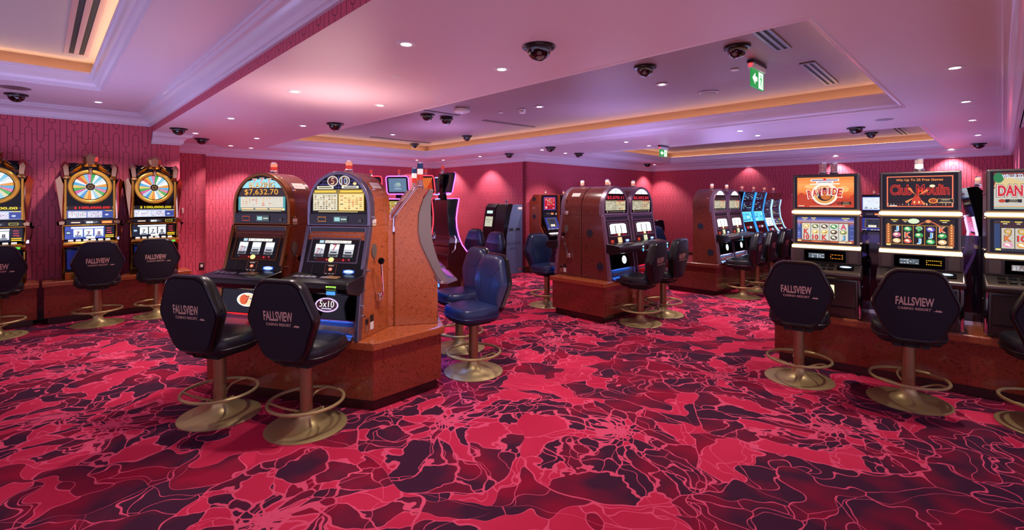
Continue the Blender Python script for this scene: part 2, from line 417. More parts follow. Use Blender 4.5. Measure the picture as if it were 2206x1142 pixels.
# trays: moulding, gold cove wall, upper ceiling, warm light strip hidden behind the moulding lip
COVE = glow('#ffd0a4', 11.0, sample=True)
def tray(h, z, zc, upm, n0, ew):
    a0, a1, b0, b1 = h; path = [(a0, b0), (a1, b0), (a1, b1), (a0, b1)]
    prof = [(0, z), (.012, z-.008), (.024, z), (.024, z+.012), (.034, z+.016)]
    prof += [(.034+.062*math.sin(math.radians(t)), z+.016+.105*(1-math.cos(math.radians(t)))) for t in range(15, 91, 15)]
    prof += [(.10, z+.13), (.112, z+.134), (.112, z+.146), (.118, z+.15), (.118, z+.168), (.10, z+.168), (.10, z+.13), (-.02, z+.12)]
    s_ = 1
    sweep(path, prof, MOULD, 'trim_%d' % n0, closed=True, side=s_)
    sweep(path, [(-.02, z+.12), (-.02, zc)], GOLDW, 'trim_%d' % (n0+1), closed=True, side=s_)
    sweep(path, [(.100, z+.170), (.084, z+.172), (.070, z+.172), (.070, z+.160), (.095, z+.160)], COVE, 'trim_%d' % (n0+2), closed=True, side=s_)
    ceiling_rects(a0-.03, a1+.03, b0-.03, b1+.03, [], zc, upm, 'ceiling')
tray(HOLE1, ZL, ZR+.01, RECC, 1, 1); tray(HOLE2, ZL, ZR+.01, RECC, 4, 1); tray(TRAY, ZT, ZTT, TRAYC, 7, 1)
# crown mouldings
def crown(zb, zt, out):
    h = zt-zb; p = [(-.01, zb), (.022, zb), (.022, zb+.12*h), (.04, zb+.14*h), (.045, zb+.2*h)]
    p += [(.045+(out-.075)*(1-math.cos(math.radians(t))), zb+h*(.2+.5*math.sin(math.radians(t)))) for t in range(15, 91, 15)]
    p += [(out-.02, zb+.78*h), (out-.02, zb+.84*h), (out, zb+.86*h), (out, zt)]
    return p
WP = [(8.99, 1.2), (8.99, 1.56), (10.36, 1.56), (10.36, 2.2), (10.78, 2.2), (10.78, 7.64), (7.35, 7.64), (7.35, 13.1), (-.14, 13.1), (-.14, -2)]
sweep(WP, crown(2.45, ZL, .165), MOULD, 'trim_10', side=1)
sweep([(8.99, -8), (8.99, 1.2), (-3, 1.2)], crown(2.70, ZT, .17), MOULD, 'trim_11', side=1)
# red papered face of the dropped beam
def wall(name, p, q, z0, z1, th=.12, m=None, flip=False):
    P, Q = ab(*p), ab(*q); L = (Q-P).length; ang = math.atan2((Q-P).y, (Q-P).x)
    g = G(); y0, y1 = (0, th) if not flip else (-th, 0)
    g.box(0, L, y0, y1, 0, z1-z0, m or WALLP); o = g.build(name, smooth=False)
    o.location = (P.x, P.y, z0); o.rotation_euler = (0, 0, ang); return struct(o)
wall('wall_beam', (8.99, 1.2), (-3, 1.2), ZL+.001, ZT+.05, .1, flip=False)
wall('wall_left', (8.99, -8), (8.99, 1.55), 0, ZT+.1, .1)
wall('wall_left_return', (8.99, 1.56), (10.36, 1.56), 0, ZL+.1, .1)
wall('wall_alcove', (10.36, 1.46), (10.36, 2.2), 0, ZL+.1, .1)
wall('wall_alcove_return', (10.36, 2.2), (10.78, 2.2), 0, ZL+.1, .1)
wall('wall_back_left', (10.78, 2.1), (10.78, 7.74), 0, ZL+.1, .1)
wall('wall_back_corner', (10.78, 7.64), (7.35, 7.64), 0, ZL+.1, .1)
wall('wall_back', (7.35, 7.64), (7.35, 13.2), 0, ZL+.1, .1)
wall('wall_far', (7.35, 13.1), (-.24, 13.1), 0, ZL+.1, .1)
wall('wall_right', (-.14, 13.1), (-.14, 8.2), 0, ZL+.1, .14, m=mat('pink_plaster', '#a8506c', .5))
wall('wall_right_header', (-.14, 8.2), (-.14, -2), 2.45, ZL+.1, .14, m=CEIL)
bbp = [(-.01, 0), (.022, 0), (.022, .125), (.012, .14), (-.01, .14)]
sweep([(8.99, -8), (8.99, 1.56), (10.36, 1.56), (10.36, 2.2), (10.78, 2.2), (10.78, 7.64), (7.35, 7.64), (7.35, 13.1), (-.14, 13.1), (-.14, 8.2)], bbp, MAHOG, 'baseboard_left', side=1)

# ================================================================ CEILING FITTINGS
def cpt(u, v, z):
    Y = (z-EYE)*FPX/(HOR-v); return Vector(((u-CXP)/FPX*Y, Y, z))
DL = [ # u, v, level, label
 (875, 95, ZL, 'recessed downlight nearest the camera, left of the largest black dome'),
 (1081, 149, ZL, 'recessed downlight just below left of the largest black dome'),
 (819, 227, ZL, 'recessed downlight near the recess edge, left of the small white ceiling disc'),
 (635, 197, ZL, 'recessed downlight halfway between the papered beam and the second nearest downlight'),
 (653, 271, ZL, 'recessed downlight left of the black dome by the recess edge'),
 (498, 255, ZL, 'recessed downlight closest to the papered beam, right of the dome by the left wall'),
 (421, 287, ZL, 'recessed downlight between the two black domes by the left corner'),
 (553, 298, ZL, 'recessed downlight between the left corner domes and the gold recess tip'),
 (497, 314, ZL, 'recessed downlight close to the crown moulding of the back left wall'),
 (541, 319, ZL, 'recessed downlight on the back left moulding, above the arched machine with the orange jackpot'),
 (2057, 146, ZL, 'recessed downlight nearest the right edge of the ceiling'),
 (2081, 219, ZL, 'second recessed downlight along the right side of the ceiling'),
 (2095, 259, ZL, 'third recessed downlight along the right side of the ceiling'),
 (2107, 291, ZL, 'fourth recessed downlight along the right side, above the far right dome'),
 (2049, 321, ZL, 'recessed downlight at the right end of the far recess'),
 (1594, 282, ZL, 'left one of two paired downlights between the two ceiling recesses'),
 (1632, 292, ZL, 'right one of two paired downlights between the two ceiling recesses'),
 (1349, 306, ZL, 'left one of two paired downlights above the small distant exit sign'),
 (1398, 314, ZL, 'right one of two paired downlights above the small distant exit sign'),
 (1168, 323, ZL, 'recessed downlight left of the dome above the corner of the back walls'),
 (1218, 330, ZL, 'recessed downlight between the two domes above the back wall'),
 (1034, 337, ZL, 'recessed downlight above the grey kiosk by the back wall'),
 (898, 345, ZL, 'left one of two downlights above the neon edged machines'),
 (955, 345, ZL, 'right one of two downlights above the neon edged machines'),
 (1410, 355, ZL, 'recessed downlight beside the dome at the deep back corner'),
 (1457, 355, ZL, 'recessed downlight at the left corner of the far recess'),
 (1610, 346, ZL, 'recessed downlight over the far wall, above the blue lit machines'),
 (1800, 335, ZL, 'recessed downlight over the far wall, above the machine with the desert screen'),
 (1426, 182, ZR, 'downlight in the main recess, right of the dome near its edge'),
 (1162, 230, ZR, 'downlight in the middle of the main recess, right of the smoke detector'),
 (846, 290, ZR, 'downlight at the far left of the main recess'),
 (212, 220, ZT, 'downlight in the tall ceiling by the left wall'),
]
def downlight_proto():
    t = thing('downlight', '', 'downlight')
    g = G(); g.lathe([(.034, .0), (.036, -.004), (.060, -.006), (.063, -.002), (.063, .004), (.034, .004)], WHITEP, n=28); g.build('trim_ring', t)
    g = G(); g.lathe([(.0005, -.001), (.034, -.001), (.034, .003), (.0005, .003)], glow('#fff4ea', 14.0), n=20); g.build('lamp', t)
    sp = light('SPOT', 'lamp_beam', (0, 0, -.03), 80, (1, .86, .80), t, spot_size=math.radians(104), spot_blend=.55, shadow_soft_size=.03)
    return t
dl0 = downlight_proto()
for i, (u, v, z, lb) in enumerate(DL):
    o = dl0 if i == 0 else copy_tree(dl0); o.location = cpt(u, v, z); tag(o, lb, 'downlight', 'recessed ceiling downlights')
DM = [
 (35, 203, ZT, 'black camera dome in the tall ceiling at the left edge of the view'),
 (385, 277, ZL, 'black camera dome nearest the left wall corner'),
 (435, 299, ZL, 'black camera dome just right of the left wall corner one'),
 (722, 266, ZL, 'black camera dome at the near edge of the gold lit recess'),
 (1161, 100, ZL, 'largest black camera dome, closest to the camera'),
 (1390, 145, ZR, 'black camera dome in the main recess beside its downlight'),
 (1588, 102, ZR, 'black camera dome in the main recess beside the green exit sign'),
 (921, 248, ZR, 'left one of two neighbouring black domes in the dark part of the recess'),
 (962, 256, ZR-.02, 'surface mounted black dome, right one of two neighbours in the recess'),
 (1006, 294, ZR, 'small black dome by the gold cove above the neon machines'),
 (893, 311, ZR, 'small black dome at the far left corner of the recess'),
 (1097, 331, ZL, 'black dome above the grey kiosk'),
 (1186, 317, ZL, 'black dome above the convex corner of the back walls'),
 (1247, 330, ZL, 'black dome right of the convex wall corner'),
 (1395, 353, ZL, 'farthest black dome, at the deep back corner'),
 (1844, 275, ZL, 'black dome at the near edge of the far recess'),
 (1877, 287, ZR, 'small black dome inside the far recess'),
 (2109, 309, ZL, 'black dome by the right wall moulding'),
]
def dome_proto():
    t = thing('camera_dome', '', 'security camera')
    g = G(); g.lathe([(.085, .002), (.108, .002), (.110, -.008), (.104, -.016), (.088, -.02), (.084, -.02)], BLK, n=32); g.build('housing', t)
    prof = [(.082*math.cos(math.radians(a_)), -.018-.078*math.sin(math.radians(a_))) for a_ in range(0, 90, 10)] + [(.002, -.096)]
    g = G(); g.lathe(prof, DOME, n=32); g.build('dome', t)
    return t
dm0 = dome_proto()
for i, (u, v, z, lb) in enumerate(DM):
    o = dm0 if i == 0 else copy_tree(dm0); o.location = cpt(u, v, z); tag(o, lb, 'security camera', 'black camera domes on the ceiling')
g = G(); g.lathe([(.09, 0), (.095, -.02), (.095, .03), (.09, .03)], BLK, n=28)
mh = g.build('mounting_collar', None); mh.parent = [o for o in bpy.data.objects if o.get('label', '').startswith('surface mounted')][0]
for u, v, z, r, lb, nm in [(855, 165, ZL, .033, 'small white ceiling disc left of the nearest downlight pair', 'sprinkler_cover'), (1583, 151, ZR, .04, 'small white disc in the recess beside the exit sign', 'sprinkler_cover'),
        (1079, 243, ZR, .035, 'small pale disc in the recess left of the smoke detector', 'sprinkler_cover'), (1527, 200, ZR, .11, 'round flush speaker in the recess near the exit sign', 'ceiling_speaker'),
        (1905, 257, ZL, .11, 'round flush speaker between the two recesses', 'ceiling_speaker'), (32, 188, ZT, .16, 'round flush speaker in the tall ceiling above the left dome', 'ceiling_speaker'),
        (561, 264, ZL, .035, 'small grey disc between downlights near the papered beam', 'sprinkler_cover'), (1818, 225+1, ZL, .05, 'thin disc right of the main recess corner', 'sprinkler_cover'), (1468, 289, ZL, .05, 'small pink disc between the two recesses', 'sprinkler_cover')]:
    if nm == 'sprinkler_cover' and u == 1818: u, v = 2093, 227
    g = G(); g.lathe([(.002, -.006), (r*.7, -.006), (r, -.002), (r, .004), (.002, .004)], CEIL if r > .06 else WHITEP, n=28)
    if r > .06: g.lathe([(r*.8, -.0075), (r*.84, -.0075), (r*.84, -.004), (r*.8, -.004)], GREYP, n=28)
    o = g.build(nm); o.location = cpt(u, v, z); tag(o, lb, 'speaker' if r > .06 else 'sprinkler')
t = thing('smoke_detector', 'white smoke detector in the main recess', 'smoke detector', cpt(1125, 236, ZR))
g = G(); g.lathe([(.05, .002), (.052, -.02), (.04, -.022), (.04, -.03), (.046, -.034), (.044, -.052), (.03, -.058), (.002, -.058)], WHITEP); g.build('body', t)
g = G(); g.box(-.02, .02, -.047, -.043, -.03, -.024, BLKM); g.build('sensor_slot', t)
t = thing('wireless_access_point', 'white rounded access point with a blue light in the recess', 'access point', cpt(995, 235, ZR), .5)
g = G(); g.pad(rounded([(-.11, -.11), (.11, -.11), (.11, .11), (-.11, .11)], 3), [(.8, .002), (.85, -.02), (1, -.026), (.96, -.045), (.7, -.055)], WHITEP, 'z'); g.build('housing', t)
g = G(); g.lathe([(.001, -.059), (.006, -.059), (.006, -.054), (.001, -.054)], glow('#60a0ff', 4)); g.build('status_light', t)
# slot vents
def vent(name, lb, p0, p1, w, z, m=GREYP, n=2):
    p0, p1 = Vector(p0), Vector(p1); L = (p1-p0).length; an = math.atan2((p1-p0).y, (p1-p0).x); c = (p0+p1)/2
    t = thing(name, lb, 'air vent', (c.x, c.y, z), an)
    g = G(); k = w/(2*n+1)
    g.box(-L/2, L/2, -w/2, -w/2+k, -.008, .004, m); g.box(-L/2, L/2, w/2-k, w/2, -.008, .004, m)
    for i in range(1, n): y = -w/2+k*2*i; g.box(-L/2, L/2, y, y+k, -.008, .004, m)
    g.box(-L/2, -L/2+k, -w/2, w/2, -.0075, .004, m); g.box(L/2-k, L/2, -w/2, w/2, -.0075, .004, m); g.build('frame', t, bevel=.002)
    for i in range(n):
        y = -w/2+k*(2*i+1); g = G(); g.box(-L/2+k, L/2-k, y, y+k, -.001, .004, BLKM); g.build('slot', t)
def cxy(u, v, z): p = cpt(u, v, z); return (p.x, p.y)
vent('slot_vent', 'twin slot vent at the near corner of the main recess', cxy(1636, 64, ZR), cxy(1688, 107, ZR), .13, ZR+.004)
vent('slot_vent', 'twin slot vent near the right edge of the main recess', cxy(1738, 136, ZR), cxy(1792, 181, ZR), .13, ZR+.004)
vent('slot_vent', 'small slot vent in the far recess', cxy(1930, 275, ZR), cxy(1949, 290, ZR), .16, ZR+.004)
vent('slot_vent', 'long thin slot vent in the middle of the main recess', cxy(1042, 260, ZR), cxy(1150, 275, ZR), .08, ZR+.004, n=1)
vent('slot_vent', 'thin slot vent behind the neighbouring domes in the recess', cxy(905, 238, ZR), cxy(988, 250, ZR), .08, ZR+.004, n=1)
vent('slot_vent', 'thin slot vent at the far left of the main recess', cxy(800, 296, ZR), cxy(925, 309, ZR), .08, ZR+.004, n=1)
vent('slot_vent', 'long twin slot linear vent along the gold tray at the upper left', ab(6.98, .28)[:2], ab(2.2, .28)[:2], .2, ZTT-.002, m=mat('salmon_vent', '#b89088', .4))
# exit signs
def exit_sign(lb, p, ang, w, h, arrow_left=True):
    t = thing('exit_sign', lb, 'exit sign', p, ang, 'green running man exit signs')
    g = G(); g.box(-w*.55, w*.55, -.03, .03, -.03, 0, BLK); g.box(-w*.52, w*.52, -.025, .025, -.075, -.028, WHITEP); g.build('housing', t, bevel=.004)
    g = G(); g.cyl((-w*.555, 0, -.045), (-w*.54, 0, -.045), .012, glow('#ff2020', 6)); g.build('indicator_light', t)
    g = G(); g.box(-w/2, w/2, -.006, .006, -.075-h, -.07, glow('#1c9a48', .9)); g.build('panel', t)
    a = Art((0, -.006, -.075-h/2), es=1.6); q = w
    a.poly([(-.42*q, 0), (-.2*q, .32*h), (-.2*q, .12*h), (-.04*q, .12*h), (-.04*q, -.12*h), (-.2*q, -.12*h), (-.2*q, -.32*h)], '#f4fff6')
    a.rect(.25*q, 0, .36*q, .9*h, '#eafff0'); a.disc(.25*q, .27*h, .045*q, '#1c9a48')
    a.poly([(.16*q, -.38*h), (.22*q, -.02*h), (.2*q, .18*h), (.31*q, .18*h), (.33*q, .0), (.28*q, -.02*h), (.36*q, -.38*h), (.3*q, -.38*h), (.25*q, -.12*h), (.2*q, -.38*h)], '#1c9a48')
    a.poly([(.2*q, .18*h), (.11*q, .03*h), (.14*q, .0), (.22*q, .12*h)], '#1c9a48')
    a.build('pictogram', t)
exit_sign('large green running man exit sign hanging in the main recess', cpt(1631, 136, ZR), math.radians(44.5), .33, .17)
exit_sign('small distant green exit sign hanging by the far recess', cpt(1429, 314, ZL), math.radians(44.5), .28, .13)
# ================================================================ STOOLS
def hexo(w_top, w_mid, w_bot, h, zm):
    return rpoly([(-w_bot/2, -h/2), (w_bot/2, -h/2), (w_mid/2, zm), (w_top/2, h/2), (-w_top/2, h/2), (-w_mid/2, zm)], .105, 7)
def stool_proto(kind):
    t = thing('swivel_stool', '', 'stool')
    g = G(); g.lathe([(.273, 0), (.274, .006), (.268, .009), (.18, .014), (.12, .022), (.085, .040), (.062, .065), (.050, .095), (.050, .11)], BRASS, n=56); g.build('base', t)
    g = G(); g.cyl((0, 0, .09), (0, 0, .47), .043, COPP, n=28); g.build('pole', t)
    ring = [(.25*math.cos(2*math.pi*i/48), .25*math.sin(2*math.pi*i/48), .185) for i in range(48)]
    g = G(); g.tube(ring, .0115, BRASS, 10, True); fr = g.build('foot_ring', t)
    for k in range(3):
        an = math.radians(90+120*k); c_, s_ = math.cos(an), math.sin(an)
        pts = []
        for i in range(9):
            u = i/8; r = .042+.206*u; z = .11+.075*math.sin(u*math.pi/2)*1.02; sw = .05*math.sin(u*math.pi)
            pts.append((r*c_-sw*s_, r*s_+sw*c_, z))
        g = G(); g.tube(pts, .008, BRASS, 8); g.build('spoke', fr)
    lea = LEATH if kind == 'black' else LEATHB
    so = rounded([(-.20, -.20), (.20, -.20), (.245, .04), (.19, .24), (-.19, .24), (-.245, .04)], 3, .2)
    g = G(); g.pad(so, [(.90, .505), (.97, .515), (1.0, .535), (1.0, .575), (.985, .600), (.93, .618), (.80, .627), (.5, .629)], lea, 'z')
    seat = g.build('seat', t)
    g = G(); g.tube([(p[0]*.998, p[1]*.998, .54) for p in so], .006, lea, 6, True); g.build('seat_welt', seat)
    g = G(); g.pad(so, [(.7, .485), (.86, .488), (.9, .506)], BLKM, 'z'); g.box(-.11, .11, -.12, .12, .455, .49, BLKM); g.build('seat_plate', t)
    # backrest frame tilted back a little
    M = Matrix.Translation((0, -.225, .805)) @ Matrix.Rotation(math.radians(7), 4, 'X')
    bo = hexo(.31, .54, .30, .555, .01)
    def dome(o): return o
    g = G(); g.pad(bo, [(.90, -.032), (.965, -.036), (1.0, -.028), (1.015, -.008), (1.0, .012), (.94, .016)], BLK, 'y'); back = g.xform(M).build('backrest', t)
    g = G(); g.pad([(x*.925, z*.925) for x, z in bo], [(1, -.030), (.995, -.0395), (.97, -.0425)], FABR, 'y'); g.xform(M).build('rear_panel', back)
    ci = [(x*.955, z*.955) for x, z in bo]
    g = G(); g.pad(ci, [(1, .010), (1.01, .03), (.985, .052), (.92, .070), (.80, .082), (.62, .088), (.3, .090)], lea, 'y')
    g.xform(M); cu = g.build('cushion', back)
    g = G(); yf = .088
    for pth in ([(-.13, yf-.002, .10), (-.10, yf, .075), (0, yf+.001, .062), (.10, yf, .075), (.13, yf-.002, .10)], [(-.10, yf, .075), (-.075, yf+.001, -.04), (-.10, yf-.002, -.17)], [(.10, yf, .075), (.075, yf+.001, -.04), (.10, yf-.002, -.17)], [(-.17, yf-.012, .16), (-.13, yf-.002, .10)], [(.17, yf-.012, .16), (.13, yf-.002, .10)]):
        g.tube(pth, .0028, BLKM, 5)
    g.xform(M).build('seam', cu)
    for sx in (-1, 1):
        g = G(); g.tube([(sx*.045, -.08, .475), (sx*.045, -.15, .478), (sx*.045, -.178, .50), (sx*.045, -.186, .55), (sx*.045, -.196, .60)], .012, CHROME if kind != 'black' else BLK, 8); g.build('back_bracket', t)
    a = Art((0, 0, 0), U=(1, 0, 0)); a.O = M @ Vector((0, -.0425, .02)); a.V = (M.to_3x3() @ Vector((0, 0, 1))); a.N = a.U.cross(a.V)
    a.text('FALLSVIEW', -.005, .020, .066, LOGOM, .225, 0, .025); a.text('CASINO RESORT', -.005, -.036, .019, LOGOM, .195, 0, .02)
    a.poly([(.105, -.045), (.118, -.040), (.123, -.030), (.130, -.038), (.142, -.032), (.150, -.040), (.158, -.038), (.150, -.048)], LOGOM)
    a.build('embroidered_lettering', back)
    return t
sb = stool_proto('black'); sl = stool_proto('blue')
used = set()
def stool(x, y, rz, lb, kind='black', group='swivel gaming stools'):
    p = sb if kind == 'black' else sl
    if kind in used: o = copy_tree(p)
    else: used.add(kind); o = p
    o.location = (x, y, 0); o.rotation_euler = (0, 0, math.radians(rz)); tag(o, lb, 'stool', group)
def absl(a, b, rz, lb, kind='black'): p = ab(a, b); stool(p.x, p.y, rz, lb, kind)
stool(-2.178, 3.59, -16, 'black stool on the left in front of the arched orange jackpot machine')
stool(-1.455, 3.407, -15, 'black stool right in front of the 5 and 10 machine')
stool(2.568, 4.31, -34, 'black stool facing the machine with the orange desert screen')
stool(3.16, 3.837, -31, 'black stool facing the machine with the red neon windmill screen')
stool(3.752, 3.364, -30, 'black stool cut off by the right edge, in front of the third big screen machine')
stool(-.36, 4.50, 127, 'nearest blue and black stool, beside the crescent sided machine', 'blue')
stool(-.57, 5.22, 124, 'blue and black stool directly behind the nearest blue one', 'blue')
stool(-.46, 7.75, 124, 'blue and black stool behind the two front blue ones, facing the purple neon machine', 'blue')
stool(-.84, 8.5, 130, 'blue and black stool partly hidden by the purple neon machine', 'blue')
stool(-5.36, 6.23, 42, 'black stool in front of the wheel machine with the red digits')
stool(-4.92, 6.68, 34, 'black stool in front of the wheel machine nearest the room corner')
stool(-6.03, 5.62, 46, 'black stool cut off by the left edge of the view')
absl(3.30, 5.58, 52, 'nearest black stool at the paired jackpot machines in the middle')
absl(3.33, 6.24, 50, 'second black stool at the paired jackpot machines in the middle')
absl(4.86, 5.52, -146, 'blue and black stool on the left side of the middle machines, cushion turned to us', 'blue')
absl(3.02, 8.31, 52, 'first black stool of the row at the far bank of six machines')
absl(3.03, 9.02, 50, 'second black stool of the row at the far bank')
absl(3.02, 9.72, 48, 'third black stool of the row at the far bank')
absl(3.02, 10.38, 46, 'fourth black stool of the row at the far bank')
absl(3.02, 11.0, 46, 'last black stool of the row at the far bank')
absl(4.64, 8.73, -150, 'blue and black stool behind the far bank, right of the middle machines', 'blue')
absl(6.55, 11.6, 40, 'small black stool against the deep back corner behind the middle machines')

# ================================================================ CANDLES AND SMALL PARTS
def candle(parent, x, y, z, h=.14, r=.028, cols=('amber', 'red')):
    g = G(); g.lathe([(r*1.3, 0), (r*1.35, .008), (r*1.1, .014), (r*1.25, .022), (r*1.25, .030), (r, .036), (r*.9, .036)], CHROME, (x, y, z), 20); c = g.build('beacon', parent)
    zz = z+.034; hs = h/len(cols)
    for i, q in enumerate(cols):
        m = {'amber': mat('amber_lens', '#f0b898', .15, emit='#ff9a6a', es=.5), 'red': REDP, 'clear': CLEAR, 'blue': BLUEP, 'white': mat('white_lens', '#f2eee6', .2, emit='#fff0e0', es=.6)}[q]
        g = G(); g.lathe([(r*.92, 0), (r, .003), (r, hs-.004), (r*.92, hs-.001)], m, (x, y, zz+hs*i), 20); g.build('beacon_lens', c)
    g = G(); g.lathe([(r*1.02, 0), (r*1.02, .006), (r*.5, .012), (r*.2, .013)], CHROME, (x, y, zz+h), 20); g.build('beacon_cap', c)
    return c
def archo(w, zc, zb, n=20, ry=None, x0=0):
    """arch outline in x,z: straight sides from zb to zc and a half ellipse on top"""
    r = w/2; ry = ry or r
    return [(x0-r, zb), (x0+r, zb)] + [(x0+r*math.cos(math.pi*i/n), zc+ry*math.sin(math.pi*i/n)) for i in range(n+1)]
def tilted(y0, z0, y1, z1):
    """plane leaning back through (y0,z0) and (y1,z1): centre, V, tilt"""
    t = math.atan2(y1-y0, z1-z0); return t
PAYC = ['#c9b45a', '#7a6a2c', '#efe6c4', '#8a3a20', '#5a5a58', '#d8a23a']

# ---------------------------------------------------------------- arched reel machine
def arch_machine(lb, loc, rz, w=.58, h=1.3, rec=.17, depth=.47, wood=WOOD, trim=SILV, head='pay', digits=None, dcol='#ffb02a', tray='#2f6ee8', lever=True, logo='#e8c8ff', logotxt=None,
                 arch_lit=False, cand=('red', 'amber'), group=None, frontlit=1.0, side_stickers=True, tray_lit=True, holes=False, hs='#a08090'):
    t = thing('slot_machine', lb, 'slot machine', loc, rz, group)
    W2 = w/2; r = W2; zc = h-r; zs = .86
    # wooden cabinet: lower body and arched head
    g = G(); g.prism([(.0, 0), (.05, .40), (rec, zs), (depth, zs), (depth, 0)], 'x', -W2, W2, wood)
    g.prism(archo(w, zc, zs, 28), 'y', rec+.06, depth, wood); cab = g.build('cabinet', t, bevel=.004)
    # metal trims
    g = G(); o_ = archo(w*1.005, zc, zs, 28); i_ = archo(w*.90, zc, zs+.03, 28); g.band(i_, o_, 'y', rec-.012, rec+.062, trim); g.build('arch_trim', t, bevel=.008)
    for sx in (-1, 1):
        x0, x1 = sorted((sx*(W2+.003), sx*(W2-.028))); g = G()
        g.prism([(-.018, 0), (.03, .40), (rec-.018, zs), (rec+.03, zs), (.085, .40), (.04, 0)], 'x', x0, x1, trim)
        g.build('side_trim', t, bevel=.005)
    # head glass
    g = G(); g.prism(archo(w*.905, zc, zs+.02, 28), 'y', rec+.004, rec+.05, BLKG); head_o = g.build('head_glass', t)
    a = Art((0, rec+.003, 0)); ww = w*.78; zb = zc-.075; ah = zs+.02
    oc = '#88c8d8' if head == 'blaze' else '#2a2030'
    if arch_lit:
        a.poly([(x, z) for x, z in archo(ww*.86, h-.105, h-.105, 20, ry=.078)][2:], '#ffffff'); a.disc(0, h-.075, .03, '#cfe0ff', .02)
        a.rect(0, h-.160, ww*.98, .060, '#160408'); digits and a.text(digits, 0, h-.160, .046, '#ff3848', ww*.84)
        a.rect(0, h-.265, ww, .135, '#b9b49a'); a.rect(0, h-.265, .006, .135, '#201818')
        a.table(-ww*.25, h-.27, ww*.44, .11, 6, 6, ['#5a6a4a', '#8a8a72', '#42503e', '#e6e0c8']); a.table(ww*.25, h-.27, ww*.44, .11, 4, 4, ['#e0a030', '#c07820', '#f0d890', '#8a3020'], .8)
        a.rect(ww*.25, h-.205, ww*.42, .012, '#b83020'); a.rect(-ww*.25, h-.205, ww*.42, .012, '#8a7a5a')
        a.disc(-ww*.42, h-.352, .009, '#e0d8c0'); a.disc(ww*.42, h-.352, .009, '#e0d8c0'); a.rect(0, h-.352, ww*.7, .006, '#8c8478')
    elif head == 'blaze':
        a.poly([(x, z) for x, z in archo(ww*.92, 1.172, 1.172, 20, ry=.075)][2:], '#9adcec')
        for k in range(3): a.text('7', (k-1)*.075, 1.236-.006*abs(k-1), .042, '#fff0e0', .05); a.text('7', (k-1)*.075, 1.236-.006*abs(k-1), .034, '#e8502c', .035)
        a.text('BLAZING', .003, 1.193, .052, '#6a2a08', ww*.58); a.text('BLAZING', 0, 1.196, .044, '#ffb43c', ww*.56)
        a.rect(0, 1.135, ww*1.04, .070, '#2a160a'); a.text(digits, -.005, 1.135, .052, dcol, ww*.76)
        a.rect(0, 1.040, ww*1.06, .115, '#4a9ca4'); a.rect(0, 1.052, ww*.96, .09, '#d8d4c6')
        a.table(0, 1.055, ww*.92, .075, 5, 12, ['#e07830', '#f0b050', '#c8a888', '#d85030'], .7)
        for k in (-1, 0, 1): a.rect(k*ww*.32, .995, ww*.30, .020, '#8a3010'); a.rect(k*ww*.32, .995, ww*.28, .014, '#f6d8a0')
        a.rect(0, .978, ww*.9, .004, '#ffe8b0'); a.disc(ww*.49, .990, .014, '#ffe8a0', .010)
    else:
        for k in range(9): a.rect((k-4)*.05, 1.215, .003, .12-.004*abs(k-4)**1.7, '#5a4ab0')
        for k in range(4): a.rect(0, 1.17+k*.026, ww*(.95-.14*k), .003, '#5a4ab0')
        for x, s_, c1 in ((-.055, '5', '#c87828'), (.055, '10', '#3a8ac0')):
            a.disc(x, 1.222, .050, '#e8dcc8', .042); a.disc(x, 1.222, .042, '#501818', .034); a.text(s_, x, 1.222, .052, '#fff4e0'); a.text(s_, x, 1.222, .043, c1)
        a.disc(.15, 1.20, .016, '#ffd890', .012)
        a.rect(-ww*.27, 1.170, ww*.34, .024, '#e8e4d0'); a.rect(-ww*.27, 1.170, ww*.28, .009, '#70682a')
        a.rect(ww*.24, 1.172, ww*.34, .020, '#f0ecd8'); a.rect(ww*.24, 1.172, ww*.26, .008, '#504848')
        for sx, bg in ((-1, '#e0d8bc'), (1, '#efdc98')):
            a.rect(sx*ww*.265, 1.068, ww*.515, .172, '#d8a830' if sx > 0 else '#a89c70'); a.rect(sx*ww*.265, 1.138, ww*.49, .030, '#6a5410')
            a.rect(sx*ww*.265, 1.138, ww*.45, .018, '#f0c840'); a.rect(sx*ww*.265, 1.052, ww*.49, .128, bg)
        a.table(-ww*.265, 1.052, ww*.46, .115, 8, 8, ['#4a3a28', '#8a6a30', '#a89a78', '#b08040'], .75); a.table(ww*.265, 1.052, ww*.46, .115, 7, 6, ['#c88820', '#e0b040', '#7a5a28', '#d86a28'], .75)
        a.rect(0, .974, ww*.8, .004, '#ffe89a')
    a.build('top_artwork', head_o)
    # strip under the glass with the small displays
    zz = zs+.055
    if not arch_lit:
        g = G(); g.box(-W2*.92, W2*.92, rec-.016, rec+.01, zs+.012, zs+.10, BLK); st = g.build('display_strip', t, bevel=.004)
        a = Art((0, rec-.016, zz))
        led = '#ff5a20' if head == 'blaze' else '#ffa030'
        for k in range(7):
            for q in (0, 1): a.disc(-W2*.62+k*.012, -.018+.034*q, .0035, led, n=8)
        for q in (0,): a.disc(-W2*.62, 0, .0035, led, n=8); a.disc(-W2*.62+.072, 0, .0035, led, n=8)
        a.rect(.03, 0, .13, .05, '#3a4a4c'); a.rect(.0, .0, .05, .03, '#9ad0d0'); a.rect(.06, .0, .05, .012, '#b8c4b8'); a.rect(W2*.72, -.01, .03, .02, '#3a342c'); a.build('small_display', st)
    # black band with seam
    g = G(); g.box(-W2*.9, W2*.9, rec-.012, rec+.02, zs-.075, zs-.005, BLK); 
    g.band([(-W2*.86, zs-.065), (W2*.86, zs-.065), (W2*.86, zs-.015), (-W2*.86, zs-.015)], [(-W2*.9, zs-.075), (W2*.9, zs-.075), (W2*.9, zs-.005), (-W2*.9, zs-.005)], 'y', rec-.018, rec-.01, trim); g.build('belly_rail', t, bevel=.003)
    # leaning reel panel
    y0, z0, y1, z1 = .05, .475, rec-.014, zs-.08
